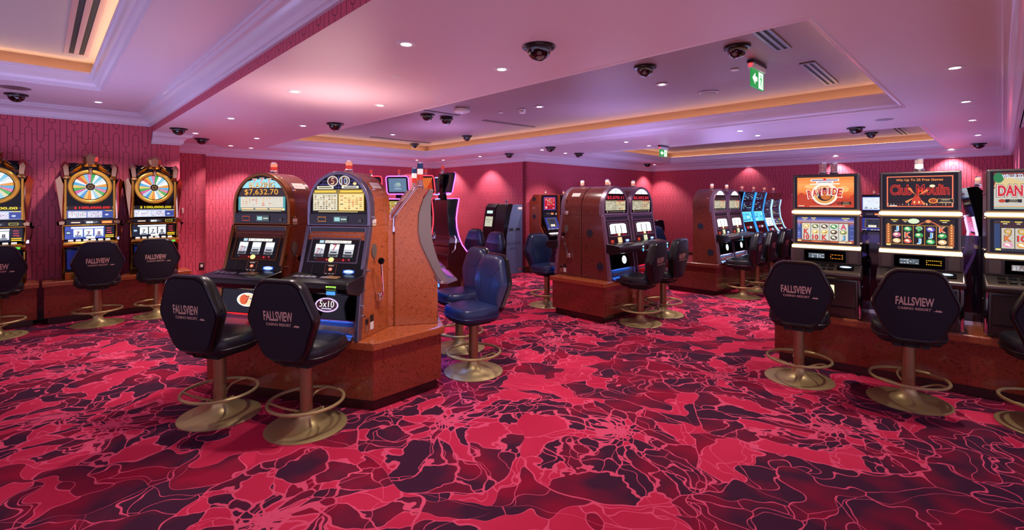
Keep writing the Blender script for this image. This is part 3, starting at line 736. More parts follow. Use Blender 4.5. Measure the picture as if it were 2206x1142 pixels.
    tl = math.atan2(y1-y0, z1-z0); V = Vector((0, math.sin(tl), math.cos(tl))); N = Vector((0, -math.cos(tl), math.sin(tl))); L = math.hypot(y1-y0, z1-z0)
    O = Vector((0, (y0+y1)/2, (z0+z1)/2))
    g = G(); g.obox(O - N*.02, (1, 0, 0), V, N, w*.91, L, .024, BLK)
    rp = g.build('reel_panel', t, bevel=.004)
    rc = O + V*(L*.13)
    g = G(); pw, ph = w*.76, L*.60
    U = Vector((1, 0, 0))
    for sx in (-1, 1): g.obox(rc + U*sx*(pw/2) , U, V, N, .012, ph, .012, trim)
    for sz in (-1, 1): g.obox(rc + V*sz*(ph/2), U, V, N, pw+.012, .012, .012, trim)
    g.build('reel_frame', rp, bevel=.003)
    a = Art(rc + N*.004, tl, es=1.0*frontlit)
    a.rect(0, 0, pw-.02, ph-.02, '#0a0a10')
    a.rect(-.13, ph*.36, .04, .022, '#b8d8e8'); a.rect(.02, ph*.36, .24, .022, '#fbf6ee')
    a.table(.02, ph*.36, .22, .016, 1, 14, ['#6a5a50'], .7)
    for k in range(3):
        x = (k-1)*.135
        if arch_lit:
            a.rect(x, .0, .118, ph*.60, '#ffffff'); a.disc(x, ph*.30, .059, '#ffffff', .02)
            for q in (-1, 0, 1): a.rect(x+.01*q, q*ph*.16, .05, .016, '#b8c0d0')
        else:
            a.rect(x, 0, .088, ph*.56, '#54545c'); a.rect(x, ph*.05, .086, ph*.40, '#c9cdd6'); a.rect(x, ph*.14, .086, ph*.20, '#f8fbff')
            a.rect(x, -ph*.235, .086, ph*.07, '#7a7c86')
            if (k == 1 and head != 'blaze'): a.text('7', x, ph*.12, .055, '#2a2030'); a.text('7', x+.002, ph*.12, .048, '#c83850')
            elif k == 0: a.text('7', x-.014, -.01, .05, '#c06070'); a.text('7', x+.014, -.014, .05, '#8a7a9a')
            for q in range(3):
                if k or q: a.rect(x, -ph*.09-.026*q, .06, .012, '#3a3a42')
    a.rect(0, -ph*.40, .28, .026, '#3a0608'); a.disc(-.005, -ph*.40, .026, '#fff8a0', .019); a.disc(.105, -ph*.40, .008, '#ff3040', n=12); a.disc(.155, -ph*.40, .006, '#ff3040', n=12); a.disc(-.045, -ph*.40, .007, '#ff5040', n=12)
    a.build('reels', rp)
    bz = O - V*(L*.345)
    a = Art(bz + N*.004, tl)
    a.rect(.05, .0, w*.84, .10, '#060608'); a.rect(0, 0, .105, .085, '#5a2e22'); a.rect(0, 0, .095, .076, '#120a0a'); a.rect(0, .03, .05, .007, '#a89a90'); a.disc(0, .002, .018, '#e85a38', .014); a.disc(0, .002, .011, '#ffd8c0', .008, n=16); a.rect(0, .002, .01, .004, '#c02818')
    for k in (-1, 0, 1): a.rect(k*.032, -.034, .018, .006, '#f0e0d8')
    a.rect(w*.29, -.012, .10, .026, '#2a58d8'); a.disc(w*.29, -.012, .045, '#9cc4ff', .016); a.rect(w*.29, -.012, .07, .012, '#f4faff'); a.rect(w*.29, -.034, .06, .004, '#3a68c0')
    if not arch_lit: a.rect(-w*.28, 0, .005, .07, '#2a2a2e')
    if arch_lit: a.rect(-w*.30, -.01, .06, .03, '#ff5030'); a.rect(-w*.30, -.01, .05, .01, '#200404'); a.rect(0, 0, .095, .076, '#ffd8a0' if 'nearer' in lb else '#d8e0b8')
    a.build('bill_slot_display', rp)
    # button console
    g = G(); g.prism([(-.16, .385), (-.175, .42), (-.165, .455), (-.13, .470), (.06, .495), (.06, .37), (-.02, .345)], 'x', -W2-.015, W2+.015, BLK); con = g.build('console', t, bevel=.010, seg=3)
    tb = math.atan2(.190, .025); Vc = Vector((0, .19, .025)).normalized(); Nc = Vector((0, -.025, .19)).normalized()
    for k in range(5):
        g = G(); x = -w*.36+k*.052 + (.05 if k == 4 else 0); g.obox(Vector((x, -.07, .4785)), (1, 0, 0), Vc, Nc, .036 if k < 4 else .07, .035, .010, mat('button_grey', '#8a8490', .3)); g.build('button', con, bevel=.003)
    g = G(); g.obox(Vector((w*.17, -.06, .4795)), (1, 0, 0), Vc, Nc, .12, .06, .008, mat('button_brown', '#8a6a48', .3)); g.build('bet_button', con, bevel=.003)
    if head == 'pay' and not arch_lit:
        a = Art((w*.30, -.172, .415)); a.rect(0, .012, .085, .028, '#b4f060'); a.rect(0, .012, .06, .01, '#406020'); a.rect(0, -.025, .075, .026, '#58a8ff'); a.build('coin_light', con)
    if arch_lit:
        a = Art((w*.36, -.172, .415)); a.disc(0, .015, .02, '#c8ffff'); a.disc(0, -.025, .02, '#60d0ff'); a.build('coin_light', con)
    # lower door and coin tray
    y0, z0, y1, z1 = .006, .15, .036, .36; tl = math.atan2(y1-y0, z1-z0); V = Vector((0, math.sin(tl), math.cos(tl))); N = Vector((0, -math.cos(tl), math.sin(tl)))
    O = Vector((0, (y0+y1)/2, (z0+z1)/2))
    g = G(); g.obox(O-N*.02, U, V, N, w*.90, .215, .022, BLKG); dr = g.build('lower_door', t, bevel=.004)
    g = G(); g.obox(O + V*.11, U, V, N, w*.92, .008, .010, mat('red_strip', '#7a1a20', .3, .6)); g.obox(O - V*.11, U, V, N, w*.92, .008, .010, mat('red_strip', '#7a1a20', .3, .6)); g.build('door_strip', dr)
    a = Art(O + N*.003, tl)
    if arch_lit: a.disc(.05, 0, .055, '#ffffff', .055); a.disc(.05, 0, .035, '#dfe8ff', .03)
    else:
        a.disc(0, .0, .105, logo, .055); a.disc(0, 0, .092, '#3a1420' if logotxt != 'K' else '#f8d8a8', .045)
        if logotxt == 'K':
            a.disc(-.035, 0, .04, '#e05a20', .04); a.text('7', 0, 0, .06, '#a01810'); a.rect(.05, .01, .06, .008, '#2a58b0')
        else: a.text(logotxt, 0, .008, .05, '#ffffff', .13); a.rect(0, -.028, .09, .008, '#d8d0ff')
    a.build('door_emblem', dr)
    g = G(); pf = [(-.10, .015), (-.13, .05), (-.125, .075), (-.11, .08), (-.095, .06), (-.07, .035), (.0, .03), (.0, .0), (-.09, .0)]
    tm = mat('tray_steel', '#8088a0', .28, .9)
    g.prism([(-.02, .0), (-.045, .012), (-.03, .02), (.0, .035), (.014, .07), (.010, .135), (.03, .135), (.03, 0)], 'x', -w*.42, w*.42, tm); tr = g.build('coin_tray', t, bevel=.004)
    if tray_lit: light('AREA', 'tray_glow', (0, -.03, .142), .9, srgb(tray)[:3], tr, shape='RECTANGLE', size=w*.7, size_y=.03, rot=(math.radians(25), 0, 0))
    g = G(); g.tube([(-w*.38, -.035, .03), (-w*.2, -.05, .022), (0, -.055, .02), (w*.2, -.05, .022), (w*.38, -.035, .03)], .010, CHROME, 8); g.build('tray_lip', tr)
    # candle
    candle(t, 0, rec+.14, h-.008, .062, .027, cand)
    # bolts, lever, stickers on the right side
    for (y, z) in ((.12, .52), (.22, .60), (.20, .93), (.20, 1.15), (.05, .38), (.03, .26), (.05, .18)): g = G(); g.cyl((W2, y, z), (W2+.022, y, z), .008, CHROME, n=12); g.build('lock_barrel', t)
    if lever:
        g = G(); g.box(W2, W2+.04, .235, .305, .255, .325, CHROME); hub = g.build('lever_hub', t, bevel=.008)
        g = G(); g.cyl((W2+.03, .27, .30), (W2+.05, .27, .30), .022, CHROME, n=16); g.build('hub_cap', hub)
        g = G(); g.tube([(W2+.045, .27, .30), (W2+.055, .26, .36), (W2+.07, .215, .53), (W2+.07, .21, .57)], .009, CHROME, 8); lv = g.build('lever', hub)
        g = G(); g.lathe([(.001, -.028), (.018, -.022), (.028, 0), (.018, .022), (.001, .028)], BLKG, (W2+.07, .21, .585), 18); g.build('knob', lv)
        g = G(); g.lathe([(.001, 0), (.035, 0), (.035, .006), (.001, .006)], mat('speaker_mesh', '#5c5048', .7), n=24, sy=1.6); g.xform(Matrix.Translation((W2+.001, .215, .665)) @ Matrix.Rotation(math.radians(90), 4, 'Y') @ Matrix.Rotation(math.radians(90), 4, 'Z')).build('side_speaker', t)
    if side_stickers:
        a = Art((W2, .10, 0), U=(0, 1, 0)); a.V = Vector((0, 0, 1)); a.N = Vector((1, 0, 0))
        a.rect(.015, .095, .055, .11, mat('sticker_brown', '#7a4030', .5)); a.rect(.015, .12, .04, .04, mat('sticker_black', '#1a1412', .5)); a.rect(.015, .065, .04, .045, mat('sticker_red', '#96604a', .5))
        a.rect(.085, .11, .05, .10, mat('sticker_black', '#1a1412', .5)); a.rect(.085, .075, .05, .06, PAPER)
        a.rect(.12, .90, .055, .028, PAPER); a.rect(.12, .872, .055, .02, mat('sticker_tan', '#b8a488', .5))
        a.build('side_sticker', t)
    # paper asset tag on the arched roof
    an = math.radians(38); nx, nz = math.cos(an), math.sin(an)
    a = Art((nx*(W2+.001), .34, zc+nz*(r+.001)), U=(0, 1, 0)); a.V = Vector((-nz, 0, nx)); a.N = Vector((nx, 0, nz)); a.rect(0, 0, .14, .06, PAPER); a.text('06106', 0, 0, .022, mat('tag_ink', '#b09a90', .6), .10); a.build('asset_tag', t)
    if holes:
        for y, z, rr in ((.33, .62, .05), (.16, .18, .055)):
            
            for sx in (-1, 1): g = G(); g.cyl((sx*W2, y, z), (sx*(W2+.004), y, z), rr, mat('vent_mesh', '#1c2434', .4), n=24); g.build('side_vent', t)
        for (y, z) in ((.2, .80), (.36, .45), (.2, 1.1)): g = G(); g.cyl((-W2, y, z), (-W2-.012, y, z), .008, CHROME, n=12); g.build('lock_barrel', t)
    return t
# main island ------------------------------------------------------------
D_ = math.radians
e1 = Vector((math.sin(D_(105.3)), math.cos(D_(105.3)))); e2 = Vector((math.sin(D_(15.3)), math.cos(D_(15.3))))
def poly_plinth(name, lb, pts, h=.53, lip=.065, over=.028, wd=WOOD, inner=(1, 1), group=None):
    P = [Vector(p) for p in pts]; n = len(P); c = sum(P, Vector((0, 0)))/n
    area = sum(P[i].x*P[(i+1) % n].y - P[(i+1) % n].x*P[i].y for i in range(n))
    if area < 0: P = P[::-1]
    def off(d):
        r = []
        for i in range(n):
            d0 = (P[i]-P[i-1]).normalized(); d1 = (P[(i+1) % n]-P[i]).normalized(); n0 = Vector((d0.y, -d0.x)); n1 = Vector((d1.y, -d1.x))
            r.append(tuple(P[i] - c + (n0+n1)/(1+n0.dot(n1))*d))
        return r
    t = thing(name, lb, 'machine base', (c.x, c.y, 0), 0, group)
    g = G(); g.prism(off(-.035), 'z', 0, .085, mat('kick_wood', '#3a1210', .3)); g.build('kick_plate', t)
    g = G(); g.prism(off(0), 'z', .085, h-lip, WOODD if wd is WOODD else WOOD2); g.build('body', t, bevel=.004)
    g = G(); g.prism(off(over), 'z', h-lip, h, wd); g.build('top_slab', t, bevel=.012, seg=3)
    return t, off
WOOD2 = wood_material('base_burl_wood', '#7c3220', '#8e3e28', '#4c1c12', .13)
C_ = Vector((-1.044, 3.622)); Dd = Vector((-.603, 4.10)); L_ = C_ - e1*1.57
pl = [C_, Dd, (-1.022, 5.613), (-1.65, 5.781), (-2.726, 4.664), L_]
poly_plinth('machine_plinth', 'large polished burl wood plinth under the two arched machines in front', [Vector(p) for p in pl])
def at_main(k, q=0): p = Vector((-1.441, 3.7145)) - e1*.75*k + e2*q; return (p.x, p.y, .531)
arch_machine('arched slot machine with the 5 and 10 coins on top, chrome lever on its side', at_main(0), D_(-15.3), head='pay', trim=SILV, tray='#2f6ee8', logotxt='5x10', logo='#e8c8ff')
arch_machine('arched slot machine showing the orange jackpot $7,632.70', at_main(1), D_(-15.3), head='blaze', digits='$7,632.70', trim=BRONZE, tray='#c02018', logotxt='K', logo='#ffffff', wood=WOODD)
# inspection slots in the plinth front
for k, (s_, ) in enumerate(((.45,), (1.22,))):
    p = C_ - e1*s_ - e2*.005
    t = thing('cup_lock', ['black lock slot in the plinth front behind the nearest stool', 'black lock slot in the plinth front behind the left stool'][k], 'lock', (p.x, p.y, .40), D_(-15.3))
    g = G(); g.box(-.045, .045, -.004, .004, -.02, .02, BLKM); g.build('plate', t, bevel=.002)
    g = G(); g.box(-.04, .04, -.012, -.003, .006, .016, BLK); g.build('lip', t)
# corner filler column
g = G(); pts = [(-1.051, 4.058), (-.985, 4.118), (-1.06, 4.52), (-1.42, 4.46), (-1.33, 4.12)]
c = Vector((-1.18, 4.30)); g.prism([(x-c.x, y-c.y) for x, y in pts], 'z', 0, .90, WOOD); o = g.build('filler_column', bevel=.003); o.location = (c.x, c.y, .531)
tag(o, 'burl wood filler column between the arched machine and the curved grey one', 'panel')

# ---------------------------------------------------------------- curved machine seen from its side
def curved_machine(lb, loc, rz, group=None):
    t = thing('curved_slot_machine', lb, 'slot machine', loc, rz, group); W2 = .27
    pf = [(.0, 0), (.0, .37), (.008, .398), (.10, .60), (.165, .80), (.165, .954), (.12, 1.10), (.07, 1.17), (.177, 1.168), (.362, .914), (.362, 0)]
    g = G(); g.prism(pf, 'x', -W2+.01, W2-.01, WOOD); g.build('cabinet', t, bevel=.004)
    outer = [(.035, 1.158), (.055, 1.07), (.060, .986), (.055, .834), (.045, .72), (.02, .618), (-.01, .53), (-.04, .454), (-.085, .355)]
    inner = [(.07, 1.165), (.125, 1.08), (.163, .954), (.169, .802), (.15, .70), (.114, .616), (.06, .50), (.008, .398), (-.05, .335)]
    for sx in (-1, 1):
        x0, x1 = sorted((sx*W2, sx*(W2-.035))); g = G()
        g.prism(outer + inner[::-1], 'x', x0-.004, x1+.004, GREYB); g.build('crescent_trim', t, bevel=.008)
    # screen surface between the crescents
    g = G(); n = len(outer)
    vs = [(-W2+.035, y+.02, z) for y, z in outer[:-1]] + [(W2-.035, y+.02, z) for y, z in outer[:-1]]; k = n-1
    g.add(vs, [(i, i+1, k+i+1, k+i) for i in range(k-1)], glow('#d02850', 1.0)); g.build('curved_screen', t)
    g = G(); g.prism([(.0, .34), (-.085, .335), (-.175, .362), (-.17, .382), (-.10, .395), (-.02, .47), (.05, .40)], 'x', -W2+.01, W2-.01, SILV); con = g.build('console', t, bevel=.006)
    g = G(); g.obox(Vector((0, -.09, .402)), (1, 0, 0), Vector((0, .8, .32)).normalized(), Vector((0, -.32, .8)).normalized(), W2*1.7, .10, .012, mat('violet_keys', '#6a4a8a', .2, emit='#a050d0', es=.3)); g.build('button_deck', con, bevel=.004)
    g = G(); g.cyl((-W2-.002, -.035, .355), (-W2-.01, -.035, .355), .014, CHROME); g.build('hinge_cap', con)
    g = G(); g.box(-W2+.02, W2-.02, -.004, .004, 0, .33, BLK); g.build('lower_door', t)
    g = G(); g.box(-W2+.05, W2-.05, -.02, -.006, .305, .325, glow('#3060ff', 5.0, sample=True)); us = g.build('under_console_light', t)
    light('AREA', 'console_glow', (0, -.05, .28), 7, (.12, .25, 1), us, shape='RECTANGLE', size=.4, size_y=.06, rot=(math.radians(60), 0, 0))
    for sx in (-1, 1): g = G(); g.tube([(sx*(W2-.02), .183, 1.172), (sx*(W2-.02), .30, 1.02), (sx*(W2-.02), .368, .92), (sx*(W2-.02), .372, .80)], .012, CHROME, 8); g.build('rear_rail', t)
    candle(t, -.02, .13, 1.168, .20, .026, ('clear', 'red', 'white', 'blue'))
    return t
d2 = Vector((-.267, .9636)); p0 = Vector((-.715, 4.431))
curved_machine('burl wood machine with a grey crescent shaped side, behind the nearest blue stool', (p0.x, p0.y, .531), D_(105.5))
p1 = p0 + d2*.75; curved_machine('second crescent sided machine, hidden behind the first except for its beacon', (p1.x, p1.y, .531), D_(105.5))

# ================================================================ MIDDLE ISLAND
def plinth_ab(name, lb, a0, a1, b0, b1, **k): return poly_plinth(name, lb, [ab(a0, b0)[:2], ab(a1, b0)[:2], ab(a1, b1)[:2], ab(a0, b1)[:2]], **k)
plinth_ab('machine_plinth', 'burl wood plinth under the paired jackpot machines in the middle of the room', 3.60, 4.47, 5.19, 6.66, over=.03)
RF = D_(44.47); RB = RF + math.pi
def abm(a, b, z=.531): return ab(a, b, z)
for k, (b_, dg, lb) in enumerate(((5.65, '$5,070.11', 'jackpot machine showing $5,070.11, nearer of the middle pair'), (6.32, '$5,002.84', 'jackpot machine showing $5,002.84, farther of the middle pair'))):
    arch_machine(lb, abm(3.60, b_), RF, w=.62, h=1.26, rec=.12, wood=WOODD, trim=LAVM, digits=dg, arch_lit=True, tray='#2f7ef0' if k == 0 else '#e02848', lever=False, cand=('amber', 'white'), holes=(k == 0), frontlit=1.5)
for k, b_ in enumerate((5.65, 6.32)):
    arch_machine(['arched machine on the hidden left side of the middle island, lever showing at its end', 'farther arched machine on the hidden left side of the middle island'][k], abm(4.55, b_), RB, w=.62, h=1.26, rec=.12, wood=WOODD, trim=LAVM, digits=None, arch_lit=True, lever=(k == 0), cand=('amber', 'white'))
plinth_ab('machine_plinth', 'burl wood plinth under the far bank of six machines', 3.32, 4.22, 8.0, 11.85, over=.03, wd=WOODD)
for k, (b_, lb) in enumerate(((8.40, 'nearest machine of the far bank, white lit arch above dark glass'), (9.04, 'second machine of the far bank, white lit arch next to the blue lit pair'))):
    arch_machine(lb, abm(3.30, b_), RF, w=.60, h=1.26, rec=.12, wood=WOODD, trim=LAVM, digits=None, arch_lit=True, tray='#b8d0ff', lever=False, cand=('amber', 'white'), holes=(k == 0), frontlit=1.4)
# ---------------------------------------------------------------- slim video machines with lit edge strips (far bank)
def video_machine(lb, loc, rz, w=.58, h=1.22, edge='#3090e8', scr=('#101830', '#50b8e0'), curved=False, group=None, wood=WOODD, kind='blue', bk=.47):
    t = thing('video_slot_machine', lb, 'slot machine', loc, rz, group); W2 = w/2
    prof = [(0, 0), (.02, .36), (.10, .62), (.15, .85), (.12, 1.05), (.08, h), (.20, h+.02), (.45, h-.10), (.47, .9), (.47, 0)]
    if curved: prof = [(0, 0), (.0, .36), (.10, .50), (.17, .70), (.19, .90), (.16, 1.08), (.10, h), (.18, h+.01), (bk, h-.12), (bk, h-.35), (bk, 0)]
    g = G(); g.prism(prof, 'x', -W2, W2, wood); g.build('cabinet', t, bevel=.005)
    fr = prof[1:6]
    for sx in (-1, 1):
        g = G(); g.tube([(sx*(W2-.004), y-.012, z) for y, z in fr], .011, glow(edge, 1.4, sample=True), 8); g.build('edge_light', t)
    g = G(); n = len(fr); vs = [(-W2+.03, y-.006, z) for y, z in fr] + [(W2-.03, y-.006, z) for y, z in fr]
    g.add(vs, [(i, i+1, n+i+1, n+i) for i in range(n-1)], BLKG); sc = g.build('screen_glass', t)
    def face(i, f0, f1):
        (ya, za), (yb, zb) = fr[i], fr[i+1]; y0, z0 = ya+(yb-ya)*f0, za+(zb-za)*f0; y1, z1 = ya+(yb-ya)*f1, za+(zb-za)*f1
        tl = math.atan2(y1-y0, z1-z0); V = Vector((0, math.sin(tl), math.cos(tl))); N = Vector((0, -math.cos(tl), math.sin(tl)))
        return Vector((0, (y0+y1)/2-.006, (z0+z1)/2)) + N*.002, tl, math.hypot(y1-y0, z1-z0)
    cols = {'blue': ['#2a6ad0', '#60d8f8', '#e8f8ff', '#183060'], 'dark': ['#30406a', '#8098b8', '#c8d8e8', '#182038'], 'game': ['#e85040', '#f0e060', '#50c868', '#e8e0f0', '#4060d0']}[kind]
    c, tl, L = face(3, .08, .95); a = Art(c, tl); a.rect(0, 0, w*.80, L, scr[0]); a.table(0, 0, w*.74, L*.85, 7, 6, cols, .55); a.build('top_artwork', sc)
    c, tl, L = face(2, .05, 1); a = Art(c, tl); a.rect(0, 0, w*.80, L*.95, scr[0]); a.table(0, 0, w*.7, L*.85, 5, 5, cols, .4); a.build('middle_artwork', sc)
    c, tl, L = face(1, .15, .98); a = Art(c, tl, es=1.3); a.rect(0, 0, w*.80, L, scr[1]); a.table(0, -.01, w*.74, L*.8, 3, 5, cols, .85); a.build('game_screen', sc)
    c, tl, L = face(0, .50, .95); a = Art(c, tl); a.rect(0, 0, w*.7, .06, '#101018'); a.rect(-w*.2, 0, .08, .035, '#e84050'); a.rect(w*.05, 0, .1, .04, '#c8d8f0'); a.build('display', sc)
    g = G(); g.prism([(-.13, .33), (-.14, .37), (.03, .42), (.04, .30), (-.02, .29)], 'x', -W2, W2, BLK); con = g.build('console', t, bevel=.008)
    for k in range(5):
        g = G(); g.obox(Vector((-w*.34+k*w*.17, -.06, .394)), (1, 0, 0), Vector((0, .96, .28)), Vector((0, -.28, .96)), .05, .04, .01, mat('button_lit', '#d8d8e0', .3, emit='#c8d8ff', es=.5)); g.build('button', con)
    g = G(); g.box(-W2+.04, W2-.04, -.006, .01, .03, .27, BLKG); g.build('lower_door', t, bevel=.004)
    candle(t, 0, .22, h+.005, .07, .024, ('clear', 'amber'))
    return t
for k, b_ in enumerate((9.68, 10.30)):
    video_machine(['left one of the two blue lit video machines in the far bank', 'right one of the two blue lit video machines in the far bank'][k], abm(3.30, b_), RF, scr=('#0c1428', '#50c8ec'), kind='blue', wood=BLK)
for k, b_ in enumerate((10.92, 11.50)):
    video_machine(['white edged curved machine, fifth in the far bank', 'last curved machine of the far bank with an orange button'][k], abm(3.30, b_), RF, w=.55, edge='#a8d0ff', scr=('#182840', '#d8e4f0' if k == 0 else '#302838'), curved=True, kind='dark' if k == 0 else 'game')

# ---------------------------------------------------------------- wall video machines (left of the middle island), tall wood cabinet
def wall_video(lb, loc, rz, w=.58, cols=('#c01830', '#40c060'), group=None, h=1.72, base=0.0):
    t = thing('video_poker_machine', lb, 'slot machine', loc, rz, group); W2 = w/2
    g = G(); g.prism([(0.02, 0), (.02, .80), (.16, 1.02), (.16, h), (.34, h), (.47, h-.13), (.47, 0)], 'x', -W2, W2, WOOD2); g.build('cabinet', t, bevel=.006)
    for sx in (-1, 1): g = G(); g.prism([(-.005, .78), (.135, 1.03), (.12, h-.01), (.165, h-.01), (.165, 1.02), (.03, .80)], 'x', *sorted((sx*(W2-.045), sx*(W2-.075))), BLK); g.build('screen_bezel', t)
    g = G(); g.box(-W2+.07, W2-.07, .13, .17, 1.36, h-.01, BLKG); s1 = g.build('top_monitor', t, bevel=.01)
    a = Art((0, .13, 1.525)); a.rect(0, 0, .40, .29, '#2c48a0'); a.rect(0, 0, .36, .26, cols[0]); a.table(0, .04, .32, .16, 6, 5, ['#f4f0f0', cols[1], '#e84050', '#f0e8e0'], .8); a.table(0, -.09, .32, .05, 2, 4, ['#ffffff', '#101010'], .9); a.build('top_artwork', s1)
    g = G(); g.box(-W2+.07, W2-.07, .12, .17, 1.25, 1.35, BLK); s2 = g.build('bill_panel', t); a = Art((0, .12, 1.30)); a.rect(.07, .0, .09, .04, '#e86830'); a.rect(.07, -.01, .07, .012, '#ffd8a0'); a.rect(-.06, 0, .12, .03, '#4a4248'); a.rect(.20, -.01, .03, .03, '#fff0e0'); a.build('bill_light', s2)
    tl = math.atan2(.12, .30); V = Vector((0, math.sin(tl), math.cos(tl))); N = Vector((0, -math.cos(tl), math.sin(tl)))
    g = G(); c = Vector((0, .075, 1.08)); g.obox(c, (1, 0, 0), V, N, w*.78, .36, .02, BLK); s3 = g.build('game_monitor', t, bevel=.005)
    a = Art(c + N*.021, tl); a.rect(0, 0, w*.70, .28, '#2a3a90'); a.rect(0, .02, w*.46, .20, '#7a5a3a'); a.rect(0, .02, w*.40, .17, '#2c2c3c'); a.table(0, .03, w*.38, .13, 5, 6, ['#485068', '#5a6a8a', '#343a50'], .8); a.rect(0, -.045, .14, .05, '#e8e0d0'); a.table(0, -.125, w*.66, .03, 1, 7, ['#e8c890', '#b09060'], .9); a.build('game_screen', s3)
    g = G(); g.prism([(-.16, .80), (-.16, .84), (.03, .90), (.03, .78)], 'x', -W2+.03, W2-.03, BLK); con = g.build('console', t, bevel=.006)
    for k in range(7): g = G(); g.obox(Vector((-.2+k*.067, -.07, .873)), (1, 0, 0), Vector((0, .953, .3)), Vector((0, -.3, .953)), .05, .06, .012, mat('button_white', '#e8e4e0', .3, emit='#ffffff', es=.5)); g.build('button', con)
    g = G(); g.prism([(.0, .0), (.0, .55), (-.06, .74), (.0, .78), (.04, .78), (.04, 0)], 'x', -W2+.05, W2-.05, mat('navy_plastic', '#101a34', .35)); g.build('lower_door', t, bevel=.006)
    for z in (1.62, 1.24):
        g = G(); g.cyl((-W2-.003, .33, z), (-W2+.01, .33, z), .045, mat('vent_mesh', '#1c2434', .4), n=20); g.build('side_vent', t)
    candle(t, 0, .26, h, .05, .022, ('amber', 'clear')); return t
pw = ab(6.86, 8.03); wall_video('wood cabinet poker machine with a red and white top screen, beside the grey kiosk', (pw.x, pw.y, 0), RF)
pw = ab(6.86, 8.66); wall_video('wood cabinet poker machine with a teal screen, half hidden by the middle machines', (pw.x, pw.y, 0), RF, cols=('#206080', '#50c0d0'))
pw = ab(6.86, 9.60); wall_video('wood cabinet poker machine by the back wall hidden behind the middle machines', (pw.x, pw.y, 0), RF, cols=('#803060', '#e0c050'))
# far wall machine seen between the two big screen machines
pf_ = ab(1.93, 12.55); wall_video('distant machine with two white screens seen between the desert and windmill machines', (pf_.x, pf_.y, 0), rz_out(-B.x, -B.y), cols=('#dce8f8', '#ffffff'))

# ---------------------------------------------------------------- kiosk
kc = ab(7.745, 6.98)
t = thing('redemption_kiosk', 'slate grey kiosk marked ASSOCIATES ONLY in front of the back wall', 'kiosk', (kc.x, kc.y, 0), rz_out(-B.x, -B.y))
hw = .325
g = G(); g.prism([(.06, 0), (.06, .82), (.16, 1.42), (.22, 1.50), (.63, 1.50), (.63, 0)], 'x', -hw, hw, SLATE); g.build('cabinet', t, bevel=.008)
g = G(); g.prism([(.02, 0), (.02, .84), (.12, 1.44), (.20, 1.52), (.24, 1.52), (.20, 1.40), (.10, .82), (.10, 0)], 'x', -hw-.005, -.0, BLK); g.build('left_fascia', t, bevel=.006)
g = G(); g.prism([(.03, 0), (.03, .84), (.13, 1.42), (.20, 1.515), (.34, 1.515), (.26, 1.30), (.14, .82), (.12, 0)], 'x', .01, hw+.005, BLK); g.build('right_fascia', t, bevel=.006)
tl = math.atan2(.10, .60)
a = Art((-hw/2, .066, 1.12), tl); a.V = Vector((0, math.sin(tl), math.cos(tl))); a.N = a.U.cross(a.V)
a.rect(0, .22, .20, .075, '#4a6a60'); a.rect(0, .22, .18, .06, '#d8fff0'); a.rect(0, .01, .24, .22, '#c4c4ae'); a.text('ASSOCIATES', 0, .045, .030, '#2a2a2a', .19); a.text('ONLY', 0, -.005, .028, '#2a2a2a', .09); a.build('left_screen', t)
a = Art((hw/2, .098, 1.16), tl, es=2); a.disc(.02, .06, .04, '#e8f0ff', .028); a.rect(.0, -.10, .08, .02, '#60a0ff'); a.build('scanner_light', t)
a = Art((.08, .029, .6)); gp = mat('grey_paper', '#c8c4c0', .6)
a.rect(0, .12, .14, .12, gp)
for k in range(3): a.rect(0, .15-.03*k, .10, .010, '#303030')
a.poly([(-.055, -.06), (0, 0), (.055, -.06), (.035, -.06), (.035, -.10), (-.035, -.10), (-.035, -.06)], gp)
for k in range(4): a.rect(0, -.13-.035*k, .07, .022, gp)
a.build('arrow_notice', t)
a = Art((hw, .35, 0), U=(0, 1, 0)); a.V = Vector((0, 0, 1)); a.N = Vector((1, 0, 0)); ink = mat('dark_ink', '#1c2230', .6)
a.text('ASSOCIATES', 0, .66, .060, ink, .44); a.text('ONLY', 0, .55, .055, ink, .20); a.rect(0, .93, .60, .006, ink); a.rect(-.07, .965, .13, .045, ink); a.rect(.13, .965, .13, .045, ink)
a.rect(.20, 1.42, .13, .05, PAPER); a.disc(.19, .085, .025, mat('orange_spot', '#e06a20', .5), .02); a.disc(.225, .085, .022, mat('red_spot', '#b02020', .5), .02); a.rect(-.10, .06, .05, .008, PAPER); a.build('side_lettering', t)
candle(t, .05, .40, 1.515, .06, .02, ('blue', 'clear'))

